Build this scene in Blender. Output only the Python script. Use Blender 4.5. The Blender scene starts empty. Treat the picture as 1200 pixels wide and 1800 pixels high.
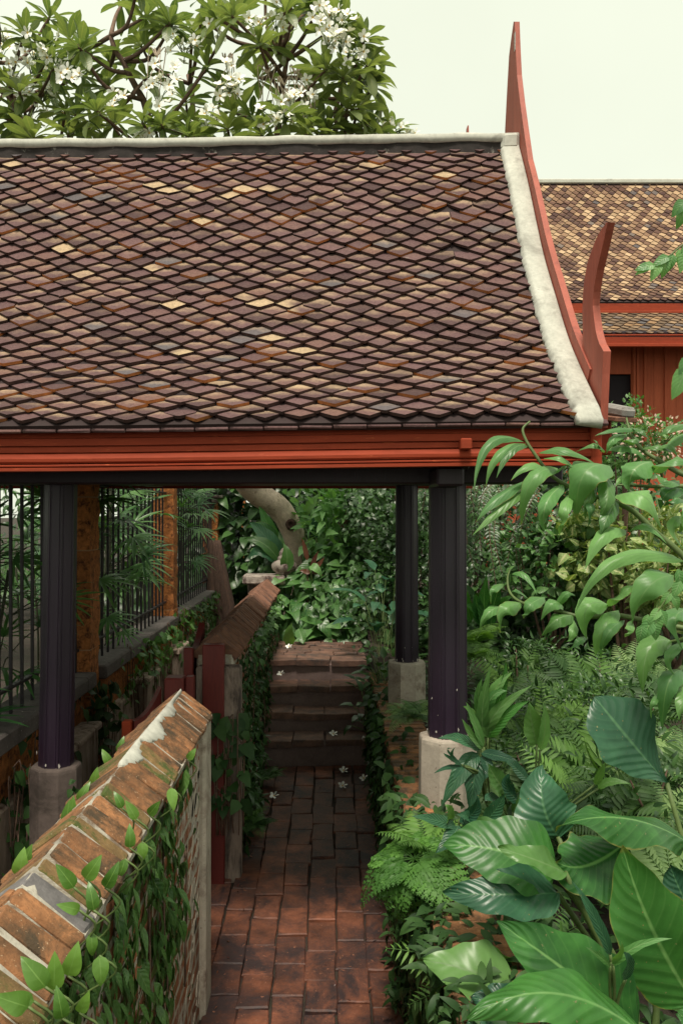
import bpy, math, random
import numpy as np
from mathutils import Vector, Matrix
random.seed(7); RS = np.random.RandomState(11)
S = bpy.context.scene
COL = S.collection
R = math.radians

# ------------------------------------------------------------------ camera
EZ = 2.4            # eye height
F, CX, CY = 1500.0, 578.0, 900.0
cam = bpy.data.cameras.new('camera'); co = bpy.data.objects.new('camera', cam); COL.objects.link(co)
cam.sensor_fit = 'VERTICAL'; cam.sensor_height = 36; cam.lens = 30
cam.shift_x = 22/1800.0; cam.clip_start = .05; cam.clip_end = 800
co.location = (0, 0, EZ); co.rotation_euler = (R(90), 0, 0)
S.camera = co
# ------------------------------------------------------------------ sky and sun
SUN_EL, SUN_AZ = 66, 184          # azimuth measured from +Y clockwise: behind the camera, a little to the left
w = bpy.data.worlds.new('World'); S.world = w; w.use_nodes = True
nt = w.node_tree; nt.nodes.clear()
sky = nt.nodes.new('ShaderNodeTexSky'); sky.sky_type = 'NISHITA'; sky.sun_disc = False
sky.sun_elevation = R(SUN_EL); sky.sun_rotation = R(SUN_AZ); sky.dust_density = 4; sky.air_density = 1.0
mx = nt.nodes.new('ShaderNodeMix'); mx.data_type = 'RGBA'; mx.inputs[0].default_value = .90   # overcast: cloud cover over the clear sky
mx.inputs[7].default_value = (8.0, 8.35, 6.75, 1)
tcn = nt.nodes.new('ShaderNodeTexCoord'); nzn = nt.nodes.new('ShaderNodeTexNoise'); nzn.inputs['Scale'].default_value = 2.2; nzn.inputs['Detail'].default_value = 4; nt.links.new(tcn.outputs['Generated'], nzn.inputs['Vector'])
mr = nt.nodes.new('ShaderNodeMapRange'); mr.inputs[1].default_value = .3; mr.inputs[2].default_value = .7; mr.inputs[3].default_value = .93; mr.inputs[4].default_value = 1.05; nt.links.new(nzn.outputs['Fac'], mr.inputs[0])
vm = nt.nodes.new('ShaderNodeVectorMath'); vm.operation = 'SCALE'
bg = nt.nodes.new('ShaderNodeBackground'); bg.inputs[1].default_value = .088
wo = nt.nodes.new('ShaderNodeOutputWorld')
nt.links.new(sky.outputs[0], mx.inputs[6]); nt.links.new(mx.outputs[2], vm.inputs[0]); nt.links.new(mr.outputs[0], vm.inputs['Scale']); nt.links.new(vm.outputs[0], bg.inputs[0]); nt.links.new(bg.outputs[0], wo.inputs[0])
sl = bpy.data.lights.new('sun', 'SUN'); sl.energy = 3.0; sl.angle = R(14); sl.color = (1, .91, .78)
so = bpy.data.objects.new('sun', sl); COL.objects.link(so)
az, el = R(SUN_AZ), R(SUN_EL)
so.rotation_euler = (-Vector((math.sin(az)*math.cos(el), math.cos(az)*math.cos(el), math.sin(el)))).to_track_quat('-Z', 'Y').to_euler()
so.location = (0, -5, 12)
S.view_settings.view_transform = 'Standard'; S.view_settings.look = 'None'
S.view_settings.exposure = 0.52; S.view_settings.gamma = 1
try:
    S.cycles.max_bounces = 6; S.cycles.diffuse_bounces = 4; S.cycles.transparent_max_bounces = 4
    S.cycles.use_denoising = True
except Exception: pass

# ------------------------------------------------------------------ helpers
def at(px, py, Y): return Vector(((px-CX)*Y/F, Y, EZ + (CY-py)*Y/F))
class MB:
    def __init__(s): s.v=[]; s.lc=[]; s.loops=[]; s.tot=[]; s.mi=[]; s.sm=[]; s.n=0
    def add(s, v, faces, lc=None, mat=0, smooth=False):
        v = np.asarray(v, float).reshape(-1, 3); k = len(v)
        if lc is None: lc = np.zeros((k, 3)); lc[:, 2] = random.random()
        elif np.ndim(lc) == 0: r_ = lc; lc = np.zeros((k, 3)); lc[:, 2] = r_
        s.v.append(v); s.lc.append(np.asarray(lc, float).reshape(-1, 3))
        if isinstance(faces, np.ndarray):
            s.loops.append((faces+s.n).ravel()); s.tot.append(np.full(len(faces), faces.shape[1])); m = len(faces)
        else:
            s.loops.append(np.array([i+s.n for f in faces for i in f])); s.tot.append(np.array([len(f) for f in faces])); m = len(faces)
        s.mi.append(np.full(m, mat) if np.ndim(mat) == 0 else np.asarray(mat)); s.sm.append(np.full(m, smooth))
        s.n += k; return s
    def mesh(s, name, mats, base=(0,0,0)):
        me = bpy.data.meshes.new(name)
        v = np.concatenate(s.v) - np.array(base); l = np.concatenate(s.loops).astype(np.int32); t = np.concatenate(s.tot).astype(np.int32)
        me.vertices.add(len(v)); me.vertices.foreach_set('co', v.astype(np.float32).ravel())
        me.loops.add(len(l)); me.loops.foreach_set('vertex_index', l)
        me.polygons.add(len(t)); st = np.concatenate([[0], np.cumsum(t)[:-1]]).astype(np.int32)
        me.polygons.foreach_set('loop_start', st); me.polygons.foreach_set('loop_total', t)
        me.polygons.foreach_set('material_index', np.concatenate(s.mi).astype(np.int32))
        me.polygons.foreach_set('use_smooth', np.concatenate(s.sm).astype(bool))
        a = me.attributes.new('lc', 'FLOAT_COLOR', 'POINT'); c4 = np.ones((len(v), 4), np.float32); c4[:, :3] = np.concatenate(s.lc)
        a.data.foreach_set('color', c4.ravel())
        for m in (mats if isinstance(mats, (list, tuple)) else [mats]): me.materials.append(m)
        me.update(calc_edges=True); me.validate(); return me
def link(name, me, parent=None):
    o = bpy.data.objects.new(name, me); COL.objects.link(o); o.parent = parent; return o
def tag(o, label, cat, group=None, kind=None):
    if label: o['label'] = label
    if cat: o['category'] = cat
    if group: o['group'] = group
    if kind: o['kind'] = kind
    return o
def thing(name, label, cat, loc=(0,0,0), group=None):
    o = bpy.data.objects.new(name, None); COL.objects.link(o); o.location = loc; o.empty_display_size = .2
    return tag(o, label, cat, group)
def base_of(o):
    b = Vector(o.location) if o else Vector((0,0,0))
    while o and o.parent: o = o.parent; b = b + Vector(o.location)
    return b
def part(name, mb, mats, parent, label=None):       # mesh given in world coordinates, hung under its thing
    o = link(name, mb.mesh(name, mats, base_of(parent)), parent)
    if label: o['label'] = label
    return o
def struct(name, mb, mats): o = link(name, mb.mesh(name, mats)); o['kind'] = 'structure'; return o
def dup(o, loc=None, rz=None, sc=None, label=None, parent=None):
    c = o.copy(); COL.objects.link(c)
    if parent: c.parent = parent
    if loc is not None: c.location = loc
    if rz is not None: c.rotation_euler = (0, 0, rz) if np.ndim(rz) == 0 else rz
    if sc is not None: c.scale = (sc,)*3 if np.ndim(sc) == 0 else sc
    if label: c['label'] = label
    for ch in o.children: dup(ch, parent=c)
    return c
def rnd(a, b): return a + (b-a)*random.random()
def nrm(v): v = np.asarray(v, float); return v/(np.linalg.norm(v, axis=-1, keepdims=True)+1e-9)

def cbox(mb, c, size, ch=.005, rot=None, mat=0, jit=0, r=None):
    hx, hy, hz = [q/2 for q in size]; ch = min(ch, hx*.8, hy*.8, hz*.8)
    vs = []
    for sx in (-1,1):
        for sy in (-1,1):
            for sz in (-1,1):
                j = np.array([rnd(-jit,jit) for _ in range(3)])
                for ax in range(3):
                    p = np.array([sx*(hx-ch), sy*(hy-ch), sz*(hz-ch)]); p[ax] = (sx*hx, sy*hy, sz*hz)[ax]
                    vs.append(p+j)
    I = lambda sx, sy, sz, ax: ((sx>0)*4+(sy>0)*2+(sz>0))*3+ax
    fs = []
    for ax in range(3):
        for s in (-1, 1):
            o = [(-1,-1),(1,-1),(1,1),(-1,1)]
            q = []
            for a, b in o:
                t = [a, b]; t.insert(ax, s); q.append(I(*t, ax))
            flip = (s < 0) if ax != 1 else (s > 0)
            fs.append(q[::-1] if flip else q)
    for ax in range(3):
        a1, a2 = [a for a in range(3) if a != ax]
        for s1 in (-1,1):
            for s2 in (-1,1):
                q = []
                for s, a in ((-1,a1),(-1,a2),(1,a2),(1,a1)):
                    t = [0,0,0]; t[ax] = s; t[a1] = s1; t[a2] = s2; q.append(I(*t, a))
                par = s1*s2*(1 if ax != 1 else -1)
                fs.append(q if par < 0 else q[::-1])
    for sx in (-1,1):
        for sy in (-1,1):
            for sz in (-1,1):
                q = [I(sx,sy,sz,0), I(sx,sy,sz,1), I(sx,sy,sz,2)]
                fs.append(q if sx*sy*sz > 0 else q[::-1])
    v = np.array(vs)
    if rot is not None: v = v @ np.array(rot.to_3x3() if hasattr(rot, 'to_3x3') else rot).T
    mb.add(v+np.array(c), fs, lc=r, mat=mat); return mb
def bar(mb, p0, p1, wdt, hgt=None, ch=.003, mat=0, r=None):
    p0, p1 = np.array(p0, float), np.array(p1, float); d = p1-p0; L = np.linalg.norm(d); d = d/L
    up = np.array([0,0,1.]) if abs(d[2]) < .95 else np.array([0,1.,0])
    x = nrm(np.cross(d, up)); z = np.cross(x, d)
    cbox(mb, (p0+p1)/2, (wdt, L, hgt or wdt), ch, np.stack([x, d, z], 1), mat, 0, r); return mb
def spline(pts, k=8):
    P = np.array(pts, float); P = np.vstack([2*P[0]-P[1], P, 2*P[-1]-P[-2]]); out = []
    for i in range(1, len(P)-2):
        for j in range(k):
            t = j/k; a, b, c, d = P[i-1:i+3]
            out.append(.5*((2*b)+(c-a)*t+(2*a-5*b+4*c-d)*t*t+(3*b-a-3*c+d)*t**3))
    out.append(P[-2]); return np.array(out)
def tube(mb, pts, rad, n=8, mat=0, noise=0, cap=True, r=None):
    P = np.array(pts, float); m = len(P); rad = np.full(m, rad) if np.ndim(rad) == 0 else np.asarray(rad, float)
    T = nrm(np.gradient(P, axis=0)); N = np.cross(T[0], [0,0,1.])
    if np.linalg.norm(N) < .1: N = np.cross(T[0], [1.,0,0])
    N = nrm(N); vs = []
    for i in range(m):
        N = nrm(N - T[i]*np.dot(N, T[i])); B = np.cross(T[i], N)
        for j in range(n):
            a = 2*math.pi*j/n; rr = rad[i]*(1+rnd(-noise, noise))
            vs.append(P[i]+(N*math.cos(a)+B*math.sin(a))*rr)
    fs = [[i*n+j, i*n+(j+1)%n, (i+1)*n+(j+1)%n, (i+1)*n+j] for i in range(m-1) for j in range(n)]
    if cap: fs += [list(range(n))[::-1], [(m-1)*n+j for j in range(n)]]
    lc = np.zeros((m*n, 3)); lc[:, 1] = np.repeat(np.linspace(0,1,m), n); lc[:, 0] = np.tile(np.arange(n)/n, m); lc[:, 2] = random.random() if r is None else r
    mb.add(vs, fs, lc, mat, True); return mb
def prism(mb, poly, h0, h1, axis='z', mat=0, smooth=False, r=None, top=None):
    """poly: list of 2-D points, extruded along axis. 'x': points are (y,z)."""
    n = len(poly); vs = []
    for h, pl in ((h0, poly), (h1, top or poly)):
        for a, b in pl: vs.append({'z': (a, b, h), 'x': (h, a, b), 'y': (a, h, b)}[axis])
    ar = sum(poly[i][0]*poly[(i+1)%n][1]-poly[(i+1)%n][0]*poly[i][1] for i in range(n))
    fs = [[i, (i+1)%n, n+(i+1)%n, n+i] for i in range(n)] + [list(range(n))[::-1], list(range(n, 2*n))]
    if (ar < 0) ^ (axis == 'y'): fs = [f[::-1] for f in fs]
    mb.add(vs, fs, r, mat, smooth); return mb
def sweep(mb, sec, path, mat=0, smooth=True, r=None, closed=True):
    """sec(i) -> list of 3-D points for station i of path"""
    rows = [np.array(sec(i)) for i in range(path)]; n = len(rows[0])
    fs = [[i*n+j, i*n+(j+1)%n, (i+1)*n+(j+1)%n, (i+1)*n+j] for i in range(path-1) for j in range(n if closed else n-1)]
    if closed: fs += [list(range(n))[::-1], [(path-1)*n+j for j in range(n)]]
    mb.add(np.concatenate(rows), fs, r, mat, smooth); return mb
def lathe(mb, c, prof, n=32, mod=None, mat=0, r=None):
    vs = []
    for i, (rr, z) in enumerate(prof):
        for j in range(n):
            a = 2*math.pi*j/n; q = rr*(mod(a, i) if mod else 1); vs.append((c[0]+q*math.cos(a), c[1]+q*math.sin(a), c[2]+z))
    m = len(prof); fs = [[i*n+j, i*n+(j+1)%n, (i+1)*n+(j+1)%n, (i+1)*n+j] for i in range(m-1) for j in range(n)]
    fs += [list(range(n))[::-1], [(m-1)*n+j for j in range(n)]]
    mb.add(vs, fs, r, mat, True); return mb

# ------------------------------------------------------------------ materials
def nodes(name):
    m = bpy.data.materials.new(name); m.use_nodes = True; t = m.node_tree; b = t.nodes['Principled BSDF']; return m, t, b
class G:
    """small node-graph writer"""
    def __init__(s, t): s.t = t
    def n(s, ty, **k):
        x = s.t.nodes.new('ShaderNode'+ty)
        for a, v in k.items(): setattr(x, a, v)
        return x
    def l(s, a, b): s.t.links.new(a, b)
    def val(s, sock, v):
        if hasattr(v, 'is_output') : s.l(v, sock)
        else: sock.default_value = v
    def coord(s, scale=(1,1,1), kind='Object'):
        c = s.n('TexCoord'); mp = s.n('Mapping'); mp.inputs[3].default_value = scale; s.l(c.outputs[kind], mp.inputs[0]); return mp.outputs[0]
    def noise(s, vec, sc, det=4, ro=.6, dist=0):
        x = s.n('TexNoise'); s.l(vec, x.inputs['Vector']); x.inputs['Scale'].default_value = sc; x.inputs['Detail'].default_value = det
        x.inputs['Roughness'].default_value = ro; x.inputs['Distortion'].default_value = dist; return x.outputs['Fac']
    def vor(s, vec, sc, feat='F1'):
        x = s.n('TexVoronoi', feature=feat); s.l(vec, x.inputs['Vector']); x.inputs['Scale'].default_value = sc; return x.outputs['Distance']
    def ramp(s, f, stops, interp='LINEAR'):
        x = s.n('ValToRGB'); s.l(f, x.inputs[0]); e = x.color_ramp.elements; x.color_ramp.interpolation = interp
        while len(e) < len(stops): e.new(.5)
        for i, (p, c) in enumerate(stops): e[i].position = p; e[i].color = (*c, 1) if len(c) == 3 else c
        return x.outputs[0]
    def g(s, f, a, b):  return s.ramp(f, [(a, (0,0,0)), (b, (1,1,1))])
    def mix(s, f, a, b, bt='MIX'):
        x = s.n('Mix', data_type='RGBA', blend_type=bt); s.val(x.inputs[0], f)
        for q, v in ((6, a), (7, b)):
            if isinstance(v, tuple): x.inputs[q].default_value = (*v, 1)
            else: s.l(v, x.inputs[q])
        return x.outputs[2]
    def math(s, op, a, b=0.0, c=0.0):
        x = s.n('Math', operation=op); s.val(x.inputs[0], a); s.val(x.inputs[1], b); s.val(x.inputs[2], c); return x.outputs[0]
    def lc(s):
        a = s.n('Attribute', attribute_name='lc'); q = s.n('SeparateXYZ'); s.l(a.outputs['Vector'], q.inputs[0]); return q.outputs
    def bump(s, h, st=.3, d=.01, b=None):
        x = s.n('Bump'); x.inputs['Strength'].default_value = st; x.inputs['Distance'].default_value = d; s.l(h, x.inputs['Height'])
        if b is not None: s.l(b.outputs[0], x.inputs['Normal'])
        return x

def m_tile(name, base, warm, pale, pale_amt=.08, grey_amt=.06, far=False):
    m, t, b = nodes(name); g = G(t); u, v, r = g.lc(); c = g.coord()
    col = g.ramp(r, [(0, tuple(x*.62 for x in base)), (.35, base), (.75, tuple(x*1.25 for x in base)), (1, warm)])
    if far: col = g.ramp(r, [(0, (.06,.032,.030)), (.30, (.13,.070,.052)), (.55, (.21,.125,.08)), (.82, (.36,.235,.14)), (1, (.52,.37,.23))])
    r2 = g.math('FRACT', g.math('MULTIPLY', r, 17.31)); r3 = g.math('FRACT', g.math('MULTIPLY', r, 57.7))
    grey = g.math('GREATER_THAN', r2, 1-grey_amt); col = g.mix(g.math('MULTIPLY', grey, .8), col, (.105,.10,.108))
    big = g.noise(c, 1.1, 3); 
    # fresh pale clay where the tile above has slipped, and whole pale tiles
    n1 = g.noise(c, 14, 4)
    slip = g.math('MULTIPLY', g.g(g.math('ADD', v, g.math('MULTIPLY', g.math('SUBTRACT', n1, .5), .9)), .40, .90), g.g(r3, .12, .80))
    col = g.mix(g.math('MULTIPLY', slip, .58), col, pale)
    whole = g.g(g.math('ADD', r3, g.math('MULTIPLY', g.math('SUBTRACT', big, .5), .5)), 1.0-pale_amt, 1.03-pale_amt)
    pc = g.mix(n1, pale, tuple(x*.55 for x in pale)); col = g.mix(g.math('MULTIPLY', whole, .9), col, pc)
    n2 = g.noise(c, 60, 5, .7); col = g.mix(.55, col, g.ramp(n2, [(.3, (.35,.33,.33)), (.62, (1.15,1.1,1.08))]), 'MULTIPLY')
    sp = g.g(g.noise(c, 240, 2), .66, .72); col = g.mix(g.math('MULTIPLY', sp, .45), col, (.34,.29,.25))
    lich = g.g(g.noise(c, 9, 6, .7), .66, .74); col = g.mix(g.math('MULTIPLY', lich, .35), col, (.30,.27,.23))
    g.l(col, b.inputs['Base Color']); b.inputs['Roughness'].default_value = .9; b.inputs['Specular IOR Level'].default_value = .25
    g.l(g.bump(n2, .35, .004).outputs[0], b.inputs['Normal']); return m
def m_plain(name, col, rough=.6, var=.3, scale=8, bump=.2, dirt=None, dirt_at=(.55,.75), spec=.4, stretch=(1,1,1), bd=.004, metal=0, speck=None):
    m, t, b = nodes(name); g = G(t); u, v, r = g.lc(); c = g.coord(stretch)
    n1 = g.noise(c, scale, 6, .65); n2 = g.noise(c, scale*7, 4, .7)
    lo, hi = tuple(x*(1-var) for x in col), tuple(min(1, x*(1+var)) for x in col)
    cc = g.ramp(n1, [(.25, lo), (.75, hi)])
    cc = g.mix(.5, cc, g.ramp(r, [(0, (1-var,)*3), (1, (1+var*.6,)*3)]), 'MULTIPLY')
    cc = g.mix(.35, cc, g.ramp(n2, [(.3, (.55,.55,.55)), (.7, (1.2,1.2,1.2))]), 'MULTIPLY')
    if dirt: cc = g.mix(g.g(g.noise(c, scale*.6, 8, .75, .4), *dirt_at), cc, dirt)
    if speck: cc = g.mix(g.g(g.noise(c, scale*9, 3, .6), .66, .70), cc, speck)
    g.l(cc, b.inputs['Base Color']); b.inputs['Roughness'].default_value = rough; b.inputs['Specular IOR Level'].default_value = spec; b.inputs['Metallic'].default_value = metal
    g.l(g.bump(g.math('ADD', n1, g.math('MULTIPLY', n2, .6)), bump, bd).outputs[0], b.inputs['Normal']); return m
def m_leaf(name, dark, light, rough=.38, trans=.28, vein=None, veins=18, slope=.55, spec=.5, mid=.06, edge=None, bump=.5, spot=None, var=1.0, mottle=.25, blem=0):
    """u across (-1..1), v along the leaf, r random per leaf"""
    m, t, b = nodes(name); g = G(t); u, v, r = g.lc(); c = g.coord()
    col = g.ramp(r, [(0, dark), (.55, tuple(a*.5+d*.5 for a, d in zip(dark, light))), (1, light)])
    nz = g.noise(c, 22, 4); col = g.mix(mottle, col, g.ramp(nz, [(.3, (.55,.6,.5)), (.7, (1.3,1.25,1.2))]), 'MULTIPLY')
    au = g.math('ABSOLUTE', u)
    if spot:
        sp = g.g(g.noise(c, 55, 2, .5), .52, .58); col = g.mix(g.math('MULTIPLY', sp, .8), col, spot)
    if vein:
        ph = g.math('SINE', g.math('MULTIPLY', g.math('SUBTRACT', v, g.math('MULTIPLY', au, slope*.3)), veins*6.283))
        n3 = g.noise(c, 6, 3); ph = g.math('SINE', g.math('MULTIPLY', g.math('ADD', g.math('SUBTRACT', v, g.math('MULTIPLY', au, slope*.14)), g.math('MULTIPLY', n3, .03)), veins*6.283))
        vm = g.g(ph, .80, 1.0); col = g.mix(g.math('MULTIPLY', vm, .13), col, vein)
        mm = g.g(au, mid*.45, mid*1.5); col = g.mix(mm, vein, col)
        g.l(g.bump(g.math('ADD', g.math('MULTIPLY', ph, .5), g.math('MULTIPLY', nz, .5)), bump*.45, .004).outputs[0], b.inputs['Normal'])
    if blem:
        col = g.mix(g.math('MULTIPLY', g.g(g.noise(c, 5, 4, .6), .50, .75), .55), col, tuple(x*1.7 for x in light))
        col = g.mix(g.math('MULTIPLY', g.g(g.noise(c, 3.2, 3, .6), .55, .72), .5), col, dark)
        col = g.mix(g.math('SUBTRACT', 1.0, g.g(g.vor(c, 30), .05, .075)), col, (.22,.16,.06)); col = g.mix(g.g(g.noise(c, 75, 3, .6), .69, .73), col, (.20,.19,.09))
    if edge:
        e = g.math('MULTIPLY', g.g(g.math('ADD', g.math('MAXIMUM', au, g.math('MULTIPLY', v, 1.0)), g.math('MULTIPLY', g.math('SUBTRACT', nz, .5), .16)), .955, 1.04), g.g(g.math('FRACT', g.math('MULTIPLY', r, 13.7)), .45, .6))
        col = g.mix(g.math('MULTIPLY', e, .55), col, edge)
    g.l(col, b.inputs['Base Color']); b.inputs['Roughness'].default_value = rough; b.inputs['Specular IOR Level'].default_value = spec
    tr = g.n('BsdfTranslucent'); g.l(g.mix(1.0, col, (1.5, 1.55, .7), 'MULTIPLY'), tr.inputs[0])
    ms = g.n('MixShader'); ms.inputs[0].default_value = trans; g.l(b.outputs[0], ms.inputs[1]); g.l(tr.outputs[0], ms.inputs[2])
    g.l(ms.outputs[0], t.nodes['Material Output'].inputs[0]); return m
def m_brick(name, bcol, mcol, axes='yz', sx=.23, sy=.075, mort=.012, white=.0, dirt=.5):
    """masonry face in a wall's plane"""
    m, t, b = nodes(name); g = G(t); c = g.n('TexCoord'); q = g.n('SeparateXYZ'); g.l(c.outputs['Object'], q.inputs[0])
    cm = g.n('CombineXYZ'); g.l(q.outputs[1 if axes[0]=='y' else 0], cm.inputs[0]); g.l(q.outputs[2], cm.inputs[1])
    bt = g.n('TexBrick'); nz = g.noise(c.outputs['Object'], 9, 4)
    off = g.n('VectorMath', operation='ADD'); g.l(cm.outputs[0], off.inputs[0])
    sc = g.n('VectorMath', operation='SCALE'); nv = g.n('TexNoise'); nv.inputs['Scale'].default_value = 8; g.l(c.outputs['Object'], nv.inputs['Vector']); g.l(nv.outputs['Color'], sc.inputs[0]); sc.inputs['Scale'].default_value = .03
    g.l(sc.outputs[0], off.inputs[1]); g.l(off.outputs[0], bt.inputs['Vector'])
    bt.inputs['Scale'].default_value = 1; bt.inputs['Brick Width'].default_value = sx; bt.inputs['Row Height'].default_value = sy; bt.inputs['Mortar Size'].default_value = mort
    bt.inputs['Mortar Smooth'].default_value = .3
    bt.inputs['Color1'].default_value = (*bcol, 1); bt.inputs['Color2'].default_value = (*[x*.6 for x in bcol], 1); bt.inputs['Mortar'].default_value = (*mcol, 1)
    n2 = g.noise(c.outputs['Object'], 40, 5, .7)
    col = g.mix(.6, bt.outputs[0], g.ramp(n2, [(.3, (.45,.42,.4)), (.7, (1.25,1.2,1.15))]), 'MULTIPLY')
    if white: col = g.mix(g.g(g.noise(c.outputs['Object'], 5, 7, .72), .62-white*.25, .70-white*.25), col, (.5,.47,.42))
    col = g.mix(g.math('MULTIPLY', g.g(g.noise(c.outputs['Object'], 3.1, 7, .7), .45, .7), dirt), col, (.05,.035,.03))
    g.l(col, b.inputs['Base Color']); b.inputs['Roughness'].default_value = .9
    h = g.math('SUBTRACT', g.math('MULTIPLY', n2, .35), bt.outputs['Fac'])
    g.l(g.bump(h, .8, .008).outputs[0], b.inputs['Normal']); return m
M = {}
M['tile'] = m_tile('roof_tile', (.108,.062,.063), (.155,.085,.070), (.56,.42,.26), .03, .03)
M['tile_far'] = m_tile('far_roof_tile', (.12,.068,.055), (.42,.25,.12), (.50,.35,.21), .05, .03, far=True)
M['tile_lower'] = m_tile('lower_roof_tile', (.13,.09,.06), (.30,.18,.09), (.42,.28,.16), .15, .10)
M['tile_edge'] = m_plain('tile_edge', (.055,.026,.022), .85, .5, 20, .2)
M['tile_edge_orange'] = m_plain('tile_edge_orange', (.42,.15,.045), .85, .45, 20, .2)
M['deck'] = m_plain('roof_boards', (.03,.016,.016), .8, .3, 8, .2)
M['white'] = m_plain('limewash', (.50,.50,.44), .9, .14, 5, .35, (.17,.16,.14), (.53,.76), speck=(.36,.35,.32))
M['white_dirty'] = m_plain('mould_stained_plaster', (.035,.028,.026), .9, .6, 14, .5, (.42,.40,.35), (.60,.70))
M['red'] = m_plain('red_painted_wood', (.285,.043,.017), .7, .18, 3, .3, (.15,.028,.014), (.54,.74), stretch=(.35,3,3), speck=(.42,.09,.035), spec=.2)
M['red_v'] = m_plain('sky_sheen_red_wood', (.34,.080,.050), .6, .18, 5, .3, (.20,.042,.028), (.54,.74), stretch=(3,3,.35), speck=(.42,.11,.07))  # paler, pinker red: sky sheen on the boards put into the colour
M['red_wall'] = m_plain('house_wall_paint', (.52,.125,.06), .7, .12, 3, .2, (.40,.08,.04), (.55,.8), stretch=(3,3,.35), spec=.2)
M['red_deep'] = m_plain('deep_red_gate_paint', (.125,.017,.014), .5, .22, 5, .25, (.11,.017,.014), (.56,.72), stretch=(3,3,.35))
M['dark_wood'] = m_plain('black_stained_wood', (.022,.009,.019), .42, .3, 5, .25, None, stretch=(5,5,.3), speck=(.05,.04,.055))  # purple tone of the shadows put into the beam colour too
M['post'] = m_plain('shadow_violet_post_paint', (.022,.012,.026), .36, .3, 5, .25, None, stretch=(6,6,.35), spec=.5)  # violet stands for the purple of the shadows, put into the post colour
M['post_chips'] = m_plain('chipped_paint', (.5,.46,.42), .8, .3, 30, .3)
M['plaster'] = m_plain('old_plaster', (.46,.40,.33), .9, .22, 7, .4, (.16,.11,.085), (.52,.68), speck=(.2,.16,.13))
M['plaster_dark'] = m_plain('weathered_plaster', (.27,.205,.17), .92, .35, 6, .4, (.06,.045,.04), (.48,.62), stretch=(2.5,2.5,.5))
M['plinth'] = m_plain('peeling_plinth_plaster', (.42,.33,.27), .92, .35, 6, .5, (.12,.075,.05), (.48,.60), stretch=(2.5,2.5,.6), speck=(.25,.12,.06))
M['pier_dark'] = m_plain('shaded_pier_plaster', (.13,.10,.088), .92, .35, 6, .4, (.05,.038,.032), (.48,.62))  # darker plaster: the shade on the left pier is put into its colour
M['concrete'] = m_plain('grey_stone_ledge', (.13,.11,.105), .88, .3, 7, .4, (.06,.05,.048), (.5,.7), speck=(.36,.33,.3))
M['laterite'] = m_plain('laterite_block', (.46,.165,.048), .95, .5, 30, 1.0, (.07,.024,.012), (.50,.62), bd=.012, speck=(.52,.25,.09))
M['grout'] = m_plain('pale_grout', (.42,.24,.12), .9, .25, 20, .3)
M['cope'] = m_plain('coping_brick', (.29,.130,.055), .92, .65, 11, 1.0, (.060,.040,.022), (.43,.60), bd=.008, speck=(.38,.26,.16))
M['cope_far'] = m_plain('dark_coping_brick', (.20,.095,.06), .92, .4, 16, .5, (.07,.045,.04), (.5,.7), bd=.004)
M['moss'] = m_plain('mossy_brick', (.17,.105,.042), .95, .5, 18, .8, (.055,.075,.015), (.48,.58), bd=.006, speck=(.4,.33,.22))
M['grey_brick'] = m_plain('grey_cement_brick', (.15,.14,.14), .9, .4, 16, .6, (.60,.59,.53), (.60,.66), bd=.006)
M['mortar'] = m_plain('white_mortar', (.40,.37,.31), .95, .4, 14, .6, (.13,.09,.06), (.46,.60), bd=.006)
M['pave'] = m_plain('path_brick', (.17,.060,.032), .60, .85, 5, .6, (.032,.019,.019), (.40,.60), bd=.007, speck=(.20,.085,.05))
M['step'] = m_plain('worn_step_brick', (.16,.085,.06), .7, .45, 9, .5, (.055,.04,.035), (.46,.62), bd=.006)
M['riser'] = m_plain('step_cement', (.185,.130,.118), .9, .25, 8, .6, (.16,.11,.09), (.55,.75), bd=.008)
M['soil'] = m_plain('soil', (.035,.024,.018), .97, .5, 10, .8, (.02,.03,.012), (.5,.7), bd=.02)
M['brick_wall'] = m_brick('old_brick', (.38,.135,.055), (.45,.40,.32), 'yz', .21, .072, .014, .3, .5)
M['brick_right'] = m_brick('orange_brick', (.42,.16,.06), (.40,.34,.26), 'yz', .2, .07, .012, .1, .45)
M['iron'] = m_plain('iron_railing', (.020,.016,.020), .5, .3, 30, .2, spec=.4)
M['stone'] = m_plain('weathered_stone', (.40,.345,.30), .93, .3, 12, .5, (.09,.055,.05), (.47,.60), bd=.006)
M['bark_pale'] = m_plain('pale_bark', (.62,.50,.39), .92, .3, 9, .7, (.13,.08,.06), (.56,.70), bd=.015, speck=(.2,.13,.1))
M['bark'] = m_plain('brown_bark', (.15,.092,.065), .9, .35, 14, .6, (.05,.03,.025), (.52,.7), bd=.01)
M['root'] = m_plain('root_bark', (.085,.048,.035), .95, .4, 14, .8, (.04,.025,.02), (.5,.7), stretch=(4,4,.4), bd=.02)
M['twig'] = m_plain('green_stem', (.10,.15,.045), .55, .3, 10, .2)
M['cane'] = m_plain('palm_cane', (.05,.055,.03), .7, .4, 14, .3, (.42,.37,.25), (.66,.70), stretch=(1,1,3))
M['petal'] = m_leaf('white_petal', (.92,.92,.88), (.95,.95,.92), .6, .08, None, mottle=.04)
M['petal_heart'] = m_plain('yellow_petal_heart', (.72,.46,.06), .6, .1, 10, .1)
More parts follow.
